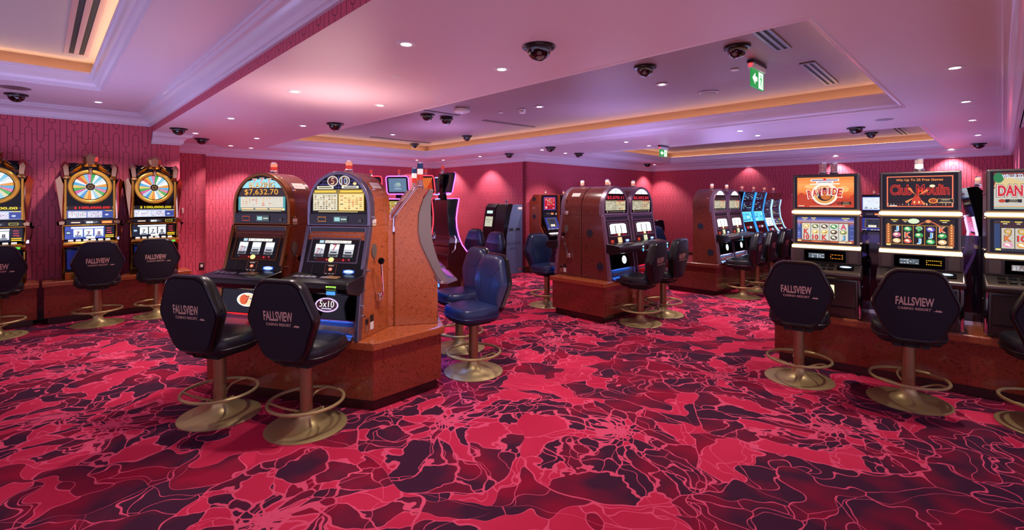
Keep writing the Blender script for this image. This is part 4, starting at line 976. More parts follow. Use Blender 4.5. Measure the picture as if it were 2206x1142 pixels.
# ---------------------------------------------------------------- big twin-screen machines on the right
e1R = Vector((.766, -.643)); e2R = Vector((.643, .766)); RR = math.atan2(e1R.y, e1R.x)
P0R = Vector((3.725, 3.92)) + Vector((-.643, -.766))*.0
poly_plinth('machine_plinth', 'dark red wood plinth under the three big twin screen machines on the right', [P0R - e1R*1.42, P0R + e1R*1.3, P0R + e1R*1.3 + e2R*1.1, P0R - e1R*1.42 + e2R*1.1], h=.50, over=.02, wd=WOOD)
BANDL = glow('#ffd090', 3.2, sample=True)
def twin_machine(lb, loc, rz, game, w=.54):
    t = thing('twin_screen_slot_machine', lb, 'slot machine', loc, rz); W2 = w/2
    g = G(); g.prism([(.03, 0), (.0, .40), (.05, .62), (.08, .64), (.08, 1.33), (.42, 1.33), (.46, .6), (.46, 0)], 'x', -W2+.012, W2-.012, GUNM); g.build('cabinet', t, bevel=.006)
    for k, (z0, z1, nm) in enumerate(((1.0, 1.345, 'upper_monitor'), (.665, .965, 'lower_monitor'))):
        g = G(); g.box(-W2, W2, .0, .10, z0, z1, GUNM); mo = g.build(nm, t, bevel=.014, seg=3)
        g = G(); g.box(-W2+.022, W2-.022, -.004, .02, z0+.018, z1-.018, BLKG); gl = g.build('screen_glass', mo)
        a = Art((0, -.004, (z0+z1)/2)); SW, SH = w-.085, (z1-z0)-.058
        if k == 0:
            if game == 'desert':
                for q in range(10): a.rect(0, SH*(.45-.1*q), SW, SH*.101, ['#f08838', '#f49244', '#f8a050', '#f6984a', '#f08a3c', '#e87028', '#dc5418', '#c83c10', '#a82c0c', '#8a200a'][q])
                a.poly([(-SW/2, -SH*.1), (-SW*.42, 0), (-SW*.36, -.02), (-SW*.3, -SH*.05), (-SW*.24, -SH*.3), (-SW*.1, -SH*.42), (SW*.1, -SH*.44), (SW*.24, -SH*.3), (SW*.4, -SH*.24), (SW*.5, -SH*.05), (SW*.5, -SH*.5), (-SW*.5, -SH*.5)], '#c03c10')
                a.disc(-SW*.25, SH*.2, .05, '#ffc078', .02); a.disc(SW*.33, SH*.1, .04, '#ffb868', .03)
                a.disc(0, -.015, SW*.235, '#f4ecdc', SH*.37); a.disc(0, -.02, SW*.19, '#e0a050', SH*.30); a.disc(0, -.02, SW*.14, '#2a1408', SH*.22); a.disc(.01, -.035, SW*.09, '#c86a20', SH*.13); a.rect(0, .085, .03, .05, '#f4ecdc')
                a.rect(0, SH*.40, SW*.50, .022, '#f8f4f0'); a.rect(0, SH*.40, SW*.46, .009, '#5a4a80'); a.disc(0, SH*.42, .012, '#d82018', n=8); a.rect(0, SH*.335, SW*.30, .018, '#fff8f0'); a.rect(0, SH*.335, SW*.25, .006, '#4a3a70'); a.rect(0, SH*.275, SW*.52, .010, '#f8f0e8')
                for i, ch in enumerate('RAWHIDE'):
                    x = (i-3)*SW*.088; yy = -.012 + .022*(1-((i-3)/3.0)**2) - .004*(3-i)*.6; rr = .16*(3-i)/3*.9
                    q_ = .42 if ch == 'I' else 1; hh_ = .066 if 0 < i < 6 else .078; a.text(ch, x, yy, hh_+.012, '#fff4ec', SW*.096*q_+.004, rr, .05); a.text(ch, x, yy, hh_, '#c02818', SW*.080*q_, rr, .035)
                a.disc(SW*.25, -SH*.36, .018, '#7a2a10', .014); a.rect(SW*.37, -SH*.36, SW*.17, .028, '#1a0c06'); a.text('HIGH', SW*.37, -SH*.335, .008, '#f0d090', .04); a.text('DENOM', SW*.37, -SH*.39, .008, '#f0d090', .05); a.rect(-SW*.42, -SH*.45, .05, .006, '#fff0e0'); a.rect(.02, -SH*.46, SW*.62, .004, '#f8d0b0')
            elif game == 'windmill':
                a.rect(0, 0, SW, SH, '#100604'); a.frame(0, 0, SW*.94, SH*.90, .008, '#ff4a20'); a.frame(0, 0, SW*.94, SH*.90, .003, '#ffb080')
                a.text('Win Up To 25 Free Games', 0, SH*.34, .026, '#ff9040', SW*.68, 0, .02); a.text('Club Moulin', 0, SH*.055, .092, '#ff3a18', SW*.86, 0, .035); a.text('Club Moulin', 0, SH*.055, .083, '#4a0806', SW*.85)
                a.disc(SW*.19, SH*.16, .018, '#ffe8c0', .012)
                for q in range(22): a.rect(-SW*.46+q*SW*.044, -SH*.385, .007, random.uniform(.004, .018), random.choice(['#c8a890', '#805040', '#f0d0a0', '#a03020']))
                a.poly([(-.055, -SH*.40), (-.040, -SH*.2), (-.028, -SH*.12), (-.002, -SH*.12), (.010, -SH*.2), (.022, -SH*.40)], '#c83a1c'); a.rect(-.03, -SH*.32, .01, .02, '#ffd080'); a.rect(0, -SH*.32, .01, .02, '#ffd080')
                for an in (35, 125, 215, 305): a.add([a.O + a.U*(-.015+.09*math.cos(math.radians(an+dd))*(ff)) + a.V*(-SH*.14+.09*math.sin(math.radians(an+dd))*ff) + a.N*.011 for dd, ff in ((-3, .1), (-5, 1), (8, 1), (3, .1))], [(0, 1, 2, 3)], glow('#e88048', 1.0))
                a.disc(SW*.20, -SH*.28, .030, '#ff9a40', .022); a.disc(SW*.20, -SH*.28, .022, '#a04010', .016); a.rect(SW*.37, -SH*.28, SW*.22, .036, '#f0c080'); a.rect(SW*.37, -SH*.28, SW*.21, .031, '#180a06'); a.text('HIGH', SW*.37, -SH*.25, .010, '#f8e0b0', .05); a.text('DENOM', SW*.37, -SH*.32, .010, '#f8e0b0', .07); a.rect(-SW*.38, -SH*.43, .05, .007, '#fff0e8'); a.rect(.03, -SH*.445, SW*.7, .004, '#d08060')
            else:
                a.rect(0, 0, SW, SH, '#c4c0b4'); a.poly([(-SW*.5, SH*.5), (SW*.5, SH*.5), (SW*.5, SH*.38), (-SW*.34, SH*.38), (-SW*.5, SH*.05)], '#7a3428'); a.poly([(-SW*.46, SH*.36), (-SW*.3, SH*.36), (SW*.1, SH*.05), (-SW*.5, SH*.1)], '#d8c088')
                a.disc(-SW*.44, SH*.36, .03, '#207a48', .04); a.text('WIN UP TO', -.123, SH*.40, .030, '#f8fcff', .115, 0, .04); a.text('WIN UP TO', -.123, SH*.40, .022, '#6a98d0', .108); a.text('15', -.045, SH*.40, .034, '#d84028', .03, 0, .04)
                a.text('DANG', -.112, .0, .108, '#201010', .205, 0, .10); a.text('DANG', -.112, .0, .100, '#fff0e8', .198, 0, .07); a.text('DANG', -.112, 0, .090, '#c8202c', .188, 0, .04)
                a.disc(-SW*.40, -SH*.28, .02, '#b84020', .014); a.rect(-SW*.26, -SH*.28, SW*.2, .026, '#201810'); a.text('HIGH', -SW*.26, -SH*.255, .008, '#f0e0c0', .04); a.text('DENOM', -SW*.26, -SH*.31, .008, '#f0e0c0', .05)
                a.rect(0, -SH*.44, SW, .006, '#e89848'); a.rect(0, -SH*.47, SW, .01, '#7ab0a8')
        else:
            bg, cell = {'desert': ('#40508a', '#d8d4c8'), 'windmill': ('#1a100a', '#0c0a08'), 'danger': ('#30303c', '#c8c0b0')}[game]
            a.rect(0, 0, SW, SH, bg)
            if game == 'desert': 
                for q in range(5): a.rect(0, SH*(.46-.04*q), SW, SH*.042, ['#28307a', '#4a58a8', '#7a70b0', '#a890a8', '#b89090'][q])
                a.rect(0, SH*.25, SW, .02, '#b05030'); a.rect(0, -SH*.44, SW, .03, '#a04828'); a.disc(-.06, -SH*.44, .05, '#d87848', .012); a.disc(.08, -SH*.42, .04, '#d87848', .012)
            elif game == 'windmill':
                a.disc(-.035, SH*.42, .038, '#d8e8c0', .022); a.rect(-SW*.455, -.02, .032, SH*.74, '#a85a28'); a.rect(SW*.455, -.02, .032, SH*.74, '#a85a28')
                for q in range(8): a.disc(-SW*.455, SH*.3-q*SH*.09, .007, '#ffb060', n=8); a.disc(SW*.455, SH*.3-q*SH*.09, .007, '#ffb060', n=8)
                for sgn in (-1, 1): a.poly([(.06+sgn*.0, SH*.44), (.06+sgn*.075, SH*.24), (.06+sgn*.085, SH*.26), (.065+sgn*.0, SH*.47)], '#c86030')
                a.disc(.06, SH*.42, .018, '#e89050', .014)
            else: a.rect(0, SH*.36, SW, .05, '#3a2020'); a.rect(-SW*.46, 0, .03, SH*.8, '#28406a')
            for x_, w_ in ((-SW*.36, .05), (-SW*.20, .04), (SW*.36, .06)): a.rect(x_, SH*.46, w_, .008, '#f0d040'); a.rect(x_, SH*.40, w_*.5, .006, '#e8e0c0')
            for q in range(9):
                for sx in (-1, 1):
                    if game == 'desert': a.rect(sx*SW*.465, SH*.24-q*SH*.075, .02, .010, random.choice(['#6070c0', '#8a90e0', '#404a90']))
            a.rect(0, -.018, SW*.82, SH*.70, {'desert': '#181410', 'windmill': '#c08a30', 'danger': '#181410'}[game])
            syms = [('J', '#70b8f0'), ('o', '#e878a0'), ('o', '#f0c088'), ('o', '#38a850'), ('K', '#e06030'), ('o', '#d85040'), ('9', '#50b868'), ('o', '#38a850'), ('J', '#78c0f8'), ('o', '#6a58c0'), ('J', '#60b0f0'), ('o', '#38b058'), ('K', '#e86030'), ('o', '#38b058'), ('o', '#f0c088')]
            if game == 'desert': syms = [('o', '#e0b850'), ('K', '#e04030'), ('10', '#e05040'), ('o', '#6a7030'), ('o', '#e8c060'), ('10', '#e05040'), ('o', '#50382a'), ('o', '#e0b850'), ('K', '#e04838'), ('o', '#2a9048'), ('o', '#5a4030'), ('o', '#4a3428'), ('A', '#e85878'), ('o', '#8a9038'), ('J', '#70b0d8')]
            if game == 'danger': syms = [('Q', '#e0a838'), ('K', '#e07830'), ('o', '#e090b8'), ('Q', '#e0a838'), ('10', '#e03838'), ('o', '#e0a050')]*3
            n_ = 0
            for c_ in range(5):
                x = (c_-2)*SW*.164; a.rect(x, -.018, SW*.155, SH*.665, cell)
                for r_ in range(3):
                    y = -.018 + (1-r_)*SH*.215; ch, cc = syms[n_]; n_ += 1
                    if ch == 'o':
                        a.disc(x, y, SW*.060, cc, SH*.085)
                        a.disc(x-.004, y+.004, SW*.03, '#f8f0d0' if cc != '#303a30' else '#e8d060', SH*.04); a.rect(x+.008, y-.006, SW*.025, SH*.03, '#403020' if r_ % 2 else '#ffffff')
                    else: wq = SW*(.105 if len(ch) > 1 else .058 if ch == 'J' else .088); a.text(ch, x+.0005, y-.0005, .050, '#2a1a10' if game != 'windmill' else '#fff8e0', wq+.004, 0, .06); a.text(ch, x, y, .045, cc, wq-.003, 0, .04)
            a.rect(SW*.36, -SH*.455, SW*.22, .016, '#f0d0a0'); a.text('$2', SW*.40, -SH*.455, .013, '#181008', .03); a.rect(-SW*.45, -SH*.44, .03, .014, '#f0e080')
        a.build('screen_artwork', gl)
    for z, nm in ((.982, 'upper_light_bar'), (.650, 'lower_light_bar')):
        g = G(); g.box(-W2-.004, W2+.004, -.014, .10, z-.014, z+.014, BANDL); g.build(nm, t, bevel=.006)
    g = G(); g.prism([(-.01, .50), (-.02, .635), (.08, .635), (.08, .50)], 'x', -W2-.01, W2+.01, GUNM); sp = g.build('speaker_panel', t, bevel=.006)
    g = G(); g.prism([(-.0135, .515), (-.022, .622), (-.01, .622), (-.005, .515)], 'x', -W2*.62, W2*.62, BLKG); g.build('display_glass', sp)
    for sx in (-1, 1): g = G(); g.prism([(-.0135, .515), (-.022, .622), (-.01, .622), (-.005, .515)], 'x', *sorted((sx*W2*.70, sx*W2*.95)), mat('speaker_mesh', '#5c5048', .7)); g.build('speaker', sp)
    a = Art((0, -.0205, .568), math.atan2(-.01, .135)); a.V = Vector((0, -.0085, .107)).normalized(); a.N = a.U.cross(a.V)
    a.rect(-.065, .0, .13, .045, '#586068' if game != 'danger' else '#8a7a78'); a.table(-.065, 0, .12, .04, 3, 6, ['#f0f6ff', '#b8c8e0', '#303840'], .9)
    for q in range(8):
        for r_ in (0, 1): a.disc(.05+q*.013, -.018+.034*r_, .004, '#ffc030' if q % 2 or game != 'desert' else '#e05020', n=8)
    a.disc(.05, 0, .004, '#ffb030', n=8); a.disc(.141, 0, .004, '#ffb030', n=8)
    a.build('player_display', sp)
    g = G(); g.prism([(-.15, .385), (-.165, .41), (-.155, .435), (.0, .50), (.05, .50), (.05, .38), (-.02, .36)], 'x', -W2-.02, W2+.02, GUNM); con = g.build('console', t, bevel=.014, seg=3)
    Vc = Vector((0, .155, .065)).normalized(); Nc = Vector((0, -.065, .155)).normalized()
    for r_ in range(2):
        for q in range(5):
            p = Vector((-.19+q*.062, -.10+.055*r_, 0)); p.z = .435+(p.y+.155)*.42+.001; g = G(); g.obox(p, (1, 0, 0), Vc, Nc, .046, .03, .010, BLK); g.build('button', con, bevel=.003)
    p = Vector((.17, -.075, .4695)); g = G(); g.obox(p, (1, 0, 0), Vc, Nc, .13, .07, .012, BLKG); b_ = g.build('ticket_slot', con, bevel=.004); a = Art(p + Nc*.0125, 0); a.V = Vc; a.N = Nc; a.es = 1.6; a.disc(0, .005, .045, '#b8d0ff', .016); a.disc(0, .005, .03, '#ffffff', .009); a.build('ticket_light', b_)
    tl = math.atan2(-.028, .36)
    g = G(); g.prism([(.015, .02), (-.008, .34), (.02, .34), (.04, .02)], 'x', -W2+.03, W2-.03, mat('door_brown_metal', '#5c5048', .35, .6)); dr = g.build('lower_door', t, bevel=.006)
    g = G(); g.prism([(.005, .09), (.0035, .105), (.02, .105), (.02, .09)], 'x', -W2+.035, W2-.035, BLKM); g.build('door_groove', dr)
    if game == 'desert':
        a = Art((0, .0015, .24), es=1.4); a.V = Vector((0, -.07, 1)).normalized(); a.N = a.U.cross(a.V); a.O = Vector((.0, -.004, .24)); a.rect(0, 0, .15, .12, '#ffe8b8'); a.disc(0, .0, .055, '#e87a50', .042); a.disc(0, 0, .04, '#fff0d8', .03); a.disc(0, 0, .02, '#d83a60', .016); a.build('lit_emblem', dr)
    for sx in (-1, 1):
        g = G(); g.tube([(sx*(W2+.002), .02, .01), (sx*(W2+.002), -.012, .36)], .013, CHROME, 8); g.build('chrome_rail', t)
        for z in (.95, 1.15, .70, .45, .30): g = G(); g.cyl((sx*W2, .06, z), (sx*(W2+.018), .06, z), .008, CHROME, n=10); g.build('lock_barrel', t)
    if game == 'desert': candle(t, -.03, .12, 1.34, .08, .030, ('clear', 'clear')); candle(t, .05, .2, 1.34, .08, .030, ('clear', 'clear'))
    elif game == 'windmill': candle(t, 0, .12, 1.34, .08, .030, ('white', 'clear'))
    else: candle(t, 0, .12, 1.34, .08, .030, ('white', 'clear'))
    return t
q0 = Vector((3.50, 4.14))
for k, (gm, lb) in enumerate((('desert', 'twin screen machine with the orange RAWHIDE desert picture'), ('windmill', 'twin screen machine with the red neon Club Moulin windmill picture'), ('danger', 'twin screen machine cut off by the right edge, red DANG lettering on grey'))):
    p = q0 + e1R*.684*(k-1); twin_machine(lb, (p.x, p.y, .501), RR, gm)
# smoked glass divider behind them, chrome posts
for k in range(3):
    p = q0 + e1R*(-.342+.684*k) + e2R*.52
    t = thing('glass_divider', ['smoked glass divider on the plinth between the desert and windmill machines', 'smoked glass divider on the plinth between the windmill machine and the rightmost one', 'smoked glass divider on the plinth beyond the rightmost machine'][k], 'glass panel', (p.x, p.y, .501), RR)
    g = G(); g.box(-.30, .30, -.004, .004, .012, .78, SMOKE); g.build('pane', t)
    g = G(); g.box(-.30, .30, -.012, .012, 0, .016, CHROME); g.build('channel', t)
pb = ab(.40, 7.06)
video_machine('curved machine seen edge on behind the right bank, with a pale lit edge', (pb.x, pb.y, .35), rz_out(-.80, .60), edge='#d8c0ff', curved=True, kind='game', h=1.38, scr=('#c02050', '#301848'), wood=BLKG, bk=.30)
g = G(); pbm = mat('kick_wood', '#3a1210', .3); g.box(-.4, .4, -.3, .5, 0, .35, WOODD); o = g.build('machine_plinth', bevel=.01); o.location = (pb.x, pb.y, 0); o.rotation_euler = (0, 0, rz_out(-.80, .60)); tag(o, 'small wood plinth under the edge on curved machine behind the right bank', 'machine base')
# ---------------------------------------------------------------- wheel machines on the left wall
def crystal(g, c, w, h, d, m, tip=.25, lean=0):
    """faceted gem block: pointed pentagon outline with a raised ridge"""
    x, y, z = c; o = [(-w/2*.85, -h/2), (w/2*.85, -h/2), (w/2, h*.25), (0, h/2), (-w/2, h*.25)]
    cs, sn = math.cos(lean), math.sin(lean); o = [(p*cs-q*sn, p*sn+q*cs) for p, q in o]
    vs = [(x+p*.9, y+d/2, z+q*.95) for p, q in o] + [(x+p, y, z+q) for p, q in o] + [(x+p*.55, y-d*.4, z+q*.62) for p, q in o]; n = 5
    fs = [(i, (i+1) % n, n+(i+1) % n, n+i) for i in range(n)] + [(n+i, n+(i+1) % n, 2*n+(i+1) % n, 2*n+i) for i in range(n)] + [(4, 3, 2, 1, 0), (10, 11, 12, 13, 14)]
    g.add(vs, fs, m)
SEG = ['#f09a28', '#ffffff', '#e8f0f4', '#7ec8e8', '#ffffff', '#2fa848', '#e878b0', '#8ac4e8', '#f0a030', '#e05a28', '#ffffff', '#4aa8e0', '#f6d070', '#3cac44', '#e05ca0', '#c8e4f8', '#4a98d8', '#f8c060', '#f09020', '#ffffff', '#9ad4ee', '#f4e8c0', '#52b45a', '#e880a8', '#5ab0e0']
FACM = mat('faceted_bronze', '#b8906a', .10, 1, coat=.6)
def wheel_machine(lb, loc, rz, digits, dc):
    t = thing('wheel_slot_machine', lb, 'slot machine', loc, rz); w = .56; W2 = w/2
    g = G(); g.prism([(.0, 0), (.0, .34), (.06, .70), (.06, 1.55), (.28, 1.55), (.32, .6), (.32, 0)], 'x', -W2+.02, W2-.02, BLKG); g.build('cabinet', t, bevel=.004)
    # upper black glass field
    g = G(); g.prism([(-W2+.02, .78), (W2-.02, .78), (W2-.0, 1.35), (.18, 1.50), (0, 1.54), (-.18, 1.50), (-W2+.0, 1.35)], 'y', .035, .075, BLKG); uf = g.build('upper_glass', t)
    # wheel
    zc = 1.235
    g = G(); g.add([(.228*math.cos(2*math.pi*i/56), .03, zc+.228*math.sin(2*math.pi*i/56)) for i in range(56)], [tuple(range(56))], BLK)
    ring = []
    wr = Art((0, .026, zc), es=.9); n = len(SEG)
    for i in range(n):
        a0, a1 = 2*math.pi*i/n, 2*math.pi*(i+1)/n
        wr.k = 0; wr.poly([(.05*math.cos(a0), .05*math.sin(a0)), (.172*math.cos(a0), .172*math.sin(a0)), (.172*math.cos((a0+a1)/2), .172*math.sin((a0+a1)/2)), (.172*math.cos(a1), .172*math.sin(a1)), (.05*math.cos(a1), .05*math.sin(a1))], SEG[i])
        am = (a0+a1)/2; wr.k = 1
        for q in range(4):
            r0 = .085+.022*q; cc = '#7a5a3a' if SEG[i] in ('#ffffff', '#f6d070', '#f4e8c0', '#e8f0f4', '#c8e4f8') else '#ffffff'
            ca, sa = math.cos(am), math.sin(am); hw_, hl_ = .0022, .004; wr.k = 1
            wr.poly([(r0*ca-hw_*sa, r0*sa+hw_*ca), (r0*ca+hw_*sa, r0*sa-hw_*ca), ((r0+hl_*1.6)*ca+hw_*sa, (r0+hl_*1.6)*sa-hw_*ca), ((r0+hl_*1.6)*ca-hw_*sa, (r0+hl_*1.6)*sa+hw_*ca)], cc)
    wr.k = 3; wr.disc(0, 0, .055, '#e8e0d0'); wr.disc(0, 0, .050, '#181214')
    for q in range(8): wr.k = 5; wr.disc(.046*math.cos(q*.785), .046*math.sin(q*.785), .005, ['#e03030', '#f0e040', '#40c050', '#4080e0'][q % 4], n=8)
    wr.disc(0, 0, .036, '#3a2418'); wr.k = 8
    for q in range(10): wr.disc(.022*math.cos(q*.628), .022*math.sin(q*.628), .0055, '#a07838', n=8)
    wr.build('prize_wheel', t)
    g = G(); pts = [(.205*math.cos(math.radians(a_)), .018, zc+.205*math.sin(math.radians(a_))) for a_ in range(96, 445, 6)]; g.tube(pts, .024, mat('gold_wheel_rim', '#d8a848', .25, .7, emit='#d09030', es=.25), 12); g.build('wheel_rim', t)
    g = G(); crystal(g, (0, -.005, zc+.205), .05, .09, .04, FACM, lean=math.pi); g.build('pointer', t)
    # faceted crown
    g = G(); crystal(g, (0, .02, 1.60), .165, .19, .10, FACM); g.build('crown_crest', t)
    for sx in (-1, 1):
        g = G(); crystal(g, (sx*.245, .01, 1.455), .095, .24, .11, FACM, lean=sx*-.10); g.build('crown_crystal', t)
        g = G(); g.add([(sx*.085, .0, 1.50), (sx*.19, .0, 1.44), (sx*.17, .05, 1.47), (sx*.09, .05, 1.56), (sx*.12, -.02, 1.50)], [(0, 1, 4), (1, 2, 4), (2, 3, 4), (3, 0, 4)], GOLDM); g.add([(sx*.08, .02, 1.47), (sx*.2, .02, 1.40), (sx*.2, .06, 1.47), (sx*.08, .06, 1.57)], [(0, 1, 2, 3)], FACM); g.build('crown_fan', t)
        # long side wings
        g = G(); g.add([(sx*.245, .03, .80), (sx*.285, .02, .80), (sx*.345, .03, 1.32), (sx*.30, -.01, 1.37), (sx*.255, .03, 1.30), (sx*.30, .12, .80), (sx*.36, .12, 1.32), (sx*.27, -.025, 1.25)], [(0, 1, 7), (1, 2, 7), (2, 3, 7), (3, 4, 7), (4, 0, 7), (1, 5, 6, 2)], FACM); g.build('side_wing', t)
        g = G(); g.box(*sorted((sx*.235, sx*.262)), .0, .06, .80, 1.33, GOLDM); g.build('side_column', t, bevel=.006)
        for z in (.84, 1.0, 1.18): pass
        g = G(); crystal(g, (sx*.285, .0, .755), .10, .075, .07, FACM, lean=0); g.build('corner_block', t)
    # digits + pay glass
    a = Art((0, .034, .97)); a.rect(0, -.02, w*.80, .05, '#24140c' if dc == '#ff2018' else '#181408'); a.text('$', -.15, -.02, .038, dc, None, 0, .03); a.text(digits, .045, -.02, .036, dc, .32, 0, .03)
    for sx in (-1, 1): a.rect(sx*.24, -.01, .025, .006, '#c8b890'); a.rect(sx*.24, -.028, .025, .006, '#c8b890')
    a.build('jackpot_display', uf)
    a = Art((0, .034, .865)); a.rect(0, 0, w*.86, .105, '#5a6ab0' if dc == '#ff2018' else '#b8c4e0')
    a.rect(-.13, -.005, .18, .085, '#e8e8f4'); a.rect(.045, -.005, .15, .085, '#dcdcf0'); a.rect(.185, -.005, .11, .085, '#3a4c98'); a.table(-.13, -.005, .17, .08, 6, 8, ['#a05060', '#707090', '#c8a0a8'], .6); a.table(.045, -.005, .14, .08, 6, 6, ['#a05060', '#707090', '#c8a0a8'], .6)
    a.rect(.19, .045, .07, .010, '#e8c030'); a.disc(.17, -.01, .02, '#c8d0f0', .012); a.build('pay_glass', uf)
    # lower band
    g = G(); g.box(-W2+.01, W2-.01, -.005, .08, .725, .785, BLK); bd = g.build('display_band', t, bevel=.004)
    a = Art((0, -.0055, .755)); a.rect(-.15, 0, .09, .014, '#f8d8c0'); a.rect(.01, 0, .15, .034, '#303438'); a.rect(-.01, 0, .07, .026, '#e8ecf0'); a.table(.03, 0, .08, .024, 2, 4, ['#c8d4dc', '#606a70'], .9)
    if dc == '#ff2018': a.rect(.17, 0, .11, .036, '#ff7030'); a.rect(.17, 0, .09, .018, '#ffc060')
    else: a.frame(.17, 0, .08, .024, .004, '#f0e040')
    a.build('small_displays', bd)
    g = G(); g.box(-W2, W2, -.02, .06, .71, .724, GOLDM); g.build('gold_rail', t, bevel=.004)
    # reel section
    g = G(); g.box(-W2+.02, W2-.02, -.01, .06, .53, .71, BLKG); rs = g.build('reel_glass', t, bevel=.003)
    a = Art((0, -.0105, .62), es=1.25); a.rect(-.055, 0, .40, .165, '#3848a0' if dc == '#ff2018' else '#1a1e30'); a.rect(-.03, .065, .33, .02, '#f4f8ff')
    for k in range(3):
        x = -.125+k*.105; a.rect(x, -.005, .092, .105, '#c8d4f0' if dc == '#ff2018' else '#e0e4ec'); a.rect(x, .01, .088, .05, '#ffffff'); a.text('7' if k < 2 else '8', x, -.01, .05, '#6a3a5a' if dc == '#ff2018' else '#3a3440', None, 0, .04); a.rect(x, -.045, .06, .014, '#40445a')
    a.rect(-.222, -.0, .045, .05, '#28303c'); a.rect(-.222, 0, .035, .02, '#a8c8e8'); a.rect(.0, -.068, .09, .03, '#ffffff'); a.rect(.195, .0, .10, .16, '#100c0c')
    for q in range(3): a.rect(.19, .05-.03*q, .05, .010, '#c04050')
    a.disc(.21, -.012, .008, '#ff3040'); a.rect(.195, -.045, .09, .012, '#f0c020'); a.rect(.195, -.068, .09, .012, '#f0c020'); a.build('reels', rs)
    # gold console
    g = G(); g.prism([(-.11, .44), (-.12, .475), (-.10, .50), (.0, .53), (.04, .53), (.04, .42), (-.02, .40)], 'x', -W2, W2, GOLDM); con = g.build('console', t, bevel=.012, seg=3)
    for k in range(6): g = G(); g.obox(Vector((-.20+k*.075, -.055, .515)), (1, 0, 0), Vector((0, .957, .287)), Vector((0, -.287, .957)), .05, .03, .012, mat('button_white', '#e8e4e0', .3, emit='#ffffff', es=.5)); g.build('button', con, bevel=.003)
    a = Art((.19, -.1, .45)); a.O = Vector((.19, -.118, .46)); a.rect(0, 0, .08, .025, '#58e850'); a.build('coin_light', con)
    for sx in (-1, 1):
        g = G(); g.tube([(sx*(W2-.01), -.02, .01), (sx*(W2-.01), -.02, .42)], .016, GOLDM, 8); g.tube([(sx*(W2-.01), .0, .53), (sx*(W2-.01), .02, .71)], .014, GOLDM, 8); g.build('gold_edge', t)
    g = G(); g.box(-W2+.03, W2-.03, -.012, .02, .12, .39, BLKG); lg = g.build('belly_glass', t)
    a = Art((0, -.0125, .265), es=.9); a.rect(0, 0, w*.84, .25, '#141c60'); a.disc(-.1, 0, .07, '#4070e0', .09); a.disc(-.08, .02, .03, '#c8e0ff', .04)
    for q in range(5): a.rect(.09, .10-.05*q, .22, .02, ['#c03040', '#e8e8f0'][q % 2])
    a.disc(.12, .0, .05, '#6080e8', .06); a.build('belly_artwork', lg)
    g = G(); g.box(-W2+.01, W2-.01, -.02, .03, .0, .10, GOLDM); g.build('tray_front', t, bevel=.006)
    g = G(); g.box(W2-.02, W2+.03, .05, .10, .50, .55, CHROME); hb = g.build('lever_hub', t, bevel=.006)
    g = G(); g.tube([(W2+.03, .07, .53), (W2+.05, .04, .62), (W2+.055, .02, .70)], .006, GOLDM, 8); g.build('lever', hb)
    g = G(); g.lathe([(.001, -.022), (.015, -.016), (.022, 0), (.015, .016), (.001, .022)], BLKG, (W2+.055, .02, .71), 16); g.build('knob', hb)
    return t
for s_, dg, dc, lb in ((-1.07, '100,000.00', '#ff2018', 'golden wheel machine with red 100,000.00 digits'), (-.369, '100,000.00', '#f8e020', 'golden wheel machine nearest the room corner, yellow 100,000.00 digits'), (-1.963, '100,000.00', '#f8e020', 'golden wheel machine cut off by the left edge')):
    p = Vector((-5.143, 7.47)) + B*s_ + (-A)*.30
    wheel_machine(lb, (p.x, p.y, .545), RF, dg, dc)
a0w = 8.933-.36
plinth_ab('machine_plinth', 'dark red wood plinth under the two golden wheel machines nearest the corner', a0w, 8.95, 1.56-1.07-.45, 1.56-.369+.42, h=.545, over=.02)
plinth_ab('machine_plinth', 'dark red wood plinth at the left edge under the cut off wheel machine', a0w, 8.95, 1.56-1.963-1.2, 1.56-1.963+.38, h=.545, over=.02)
# outlet and switch plate on the alcove wall
p = ab(10.355, 1.86+.25); 
def plate(nm, lb, u, v, a_, w, h, m, cat):
    k = (u-CXP)/FPX; b_ = (k*A.y*a_ - A.x*a_)/(B.x-k*B.y); q = ab(a_, b_); z = EYE-(v-HOR)/FPX*q.y
    t = thing(nm, lb, cat, (q.x, q.y, z), RF); g = G(); g.box(-w/2, w/2, -.012, .0, -h/2, h/2, m); g.build('cover', t, bevel=.003)
    g = G(); g.box(-w*.25, w*.25, -.018, -.011, -h*.1, h*.3, PAPER if m is BLK else m); g.build('insert', t)
plate('wall_outlet', 'black outlet with a white insert low on the red wall by the corner', 434, 574, 10.355, .08, .13, BLK, 'outlet')
plate('light_switch', 'small white switch plate on the red wall edge beside the corner wheel machine', 393, 454, 10.355, .03, .09, PAPER, 'switch')

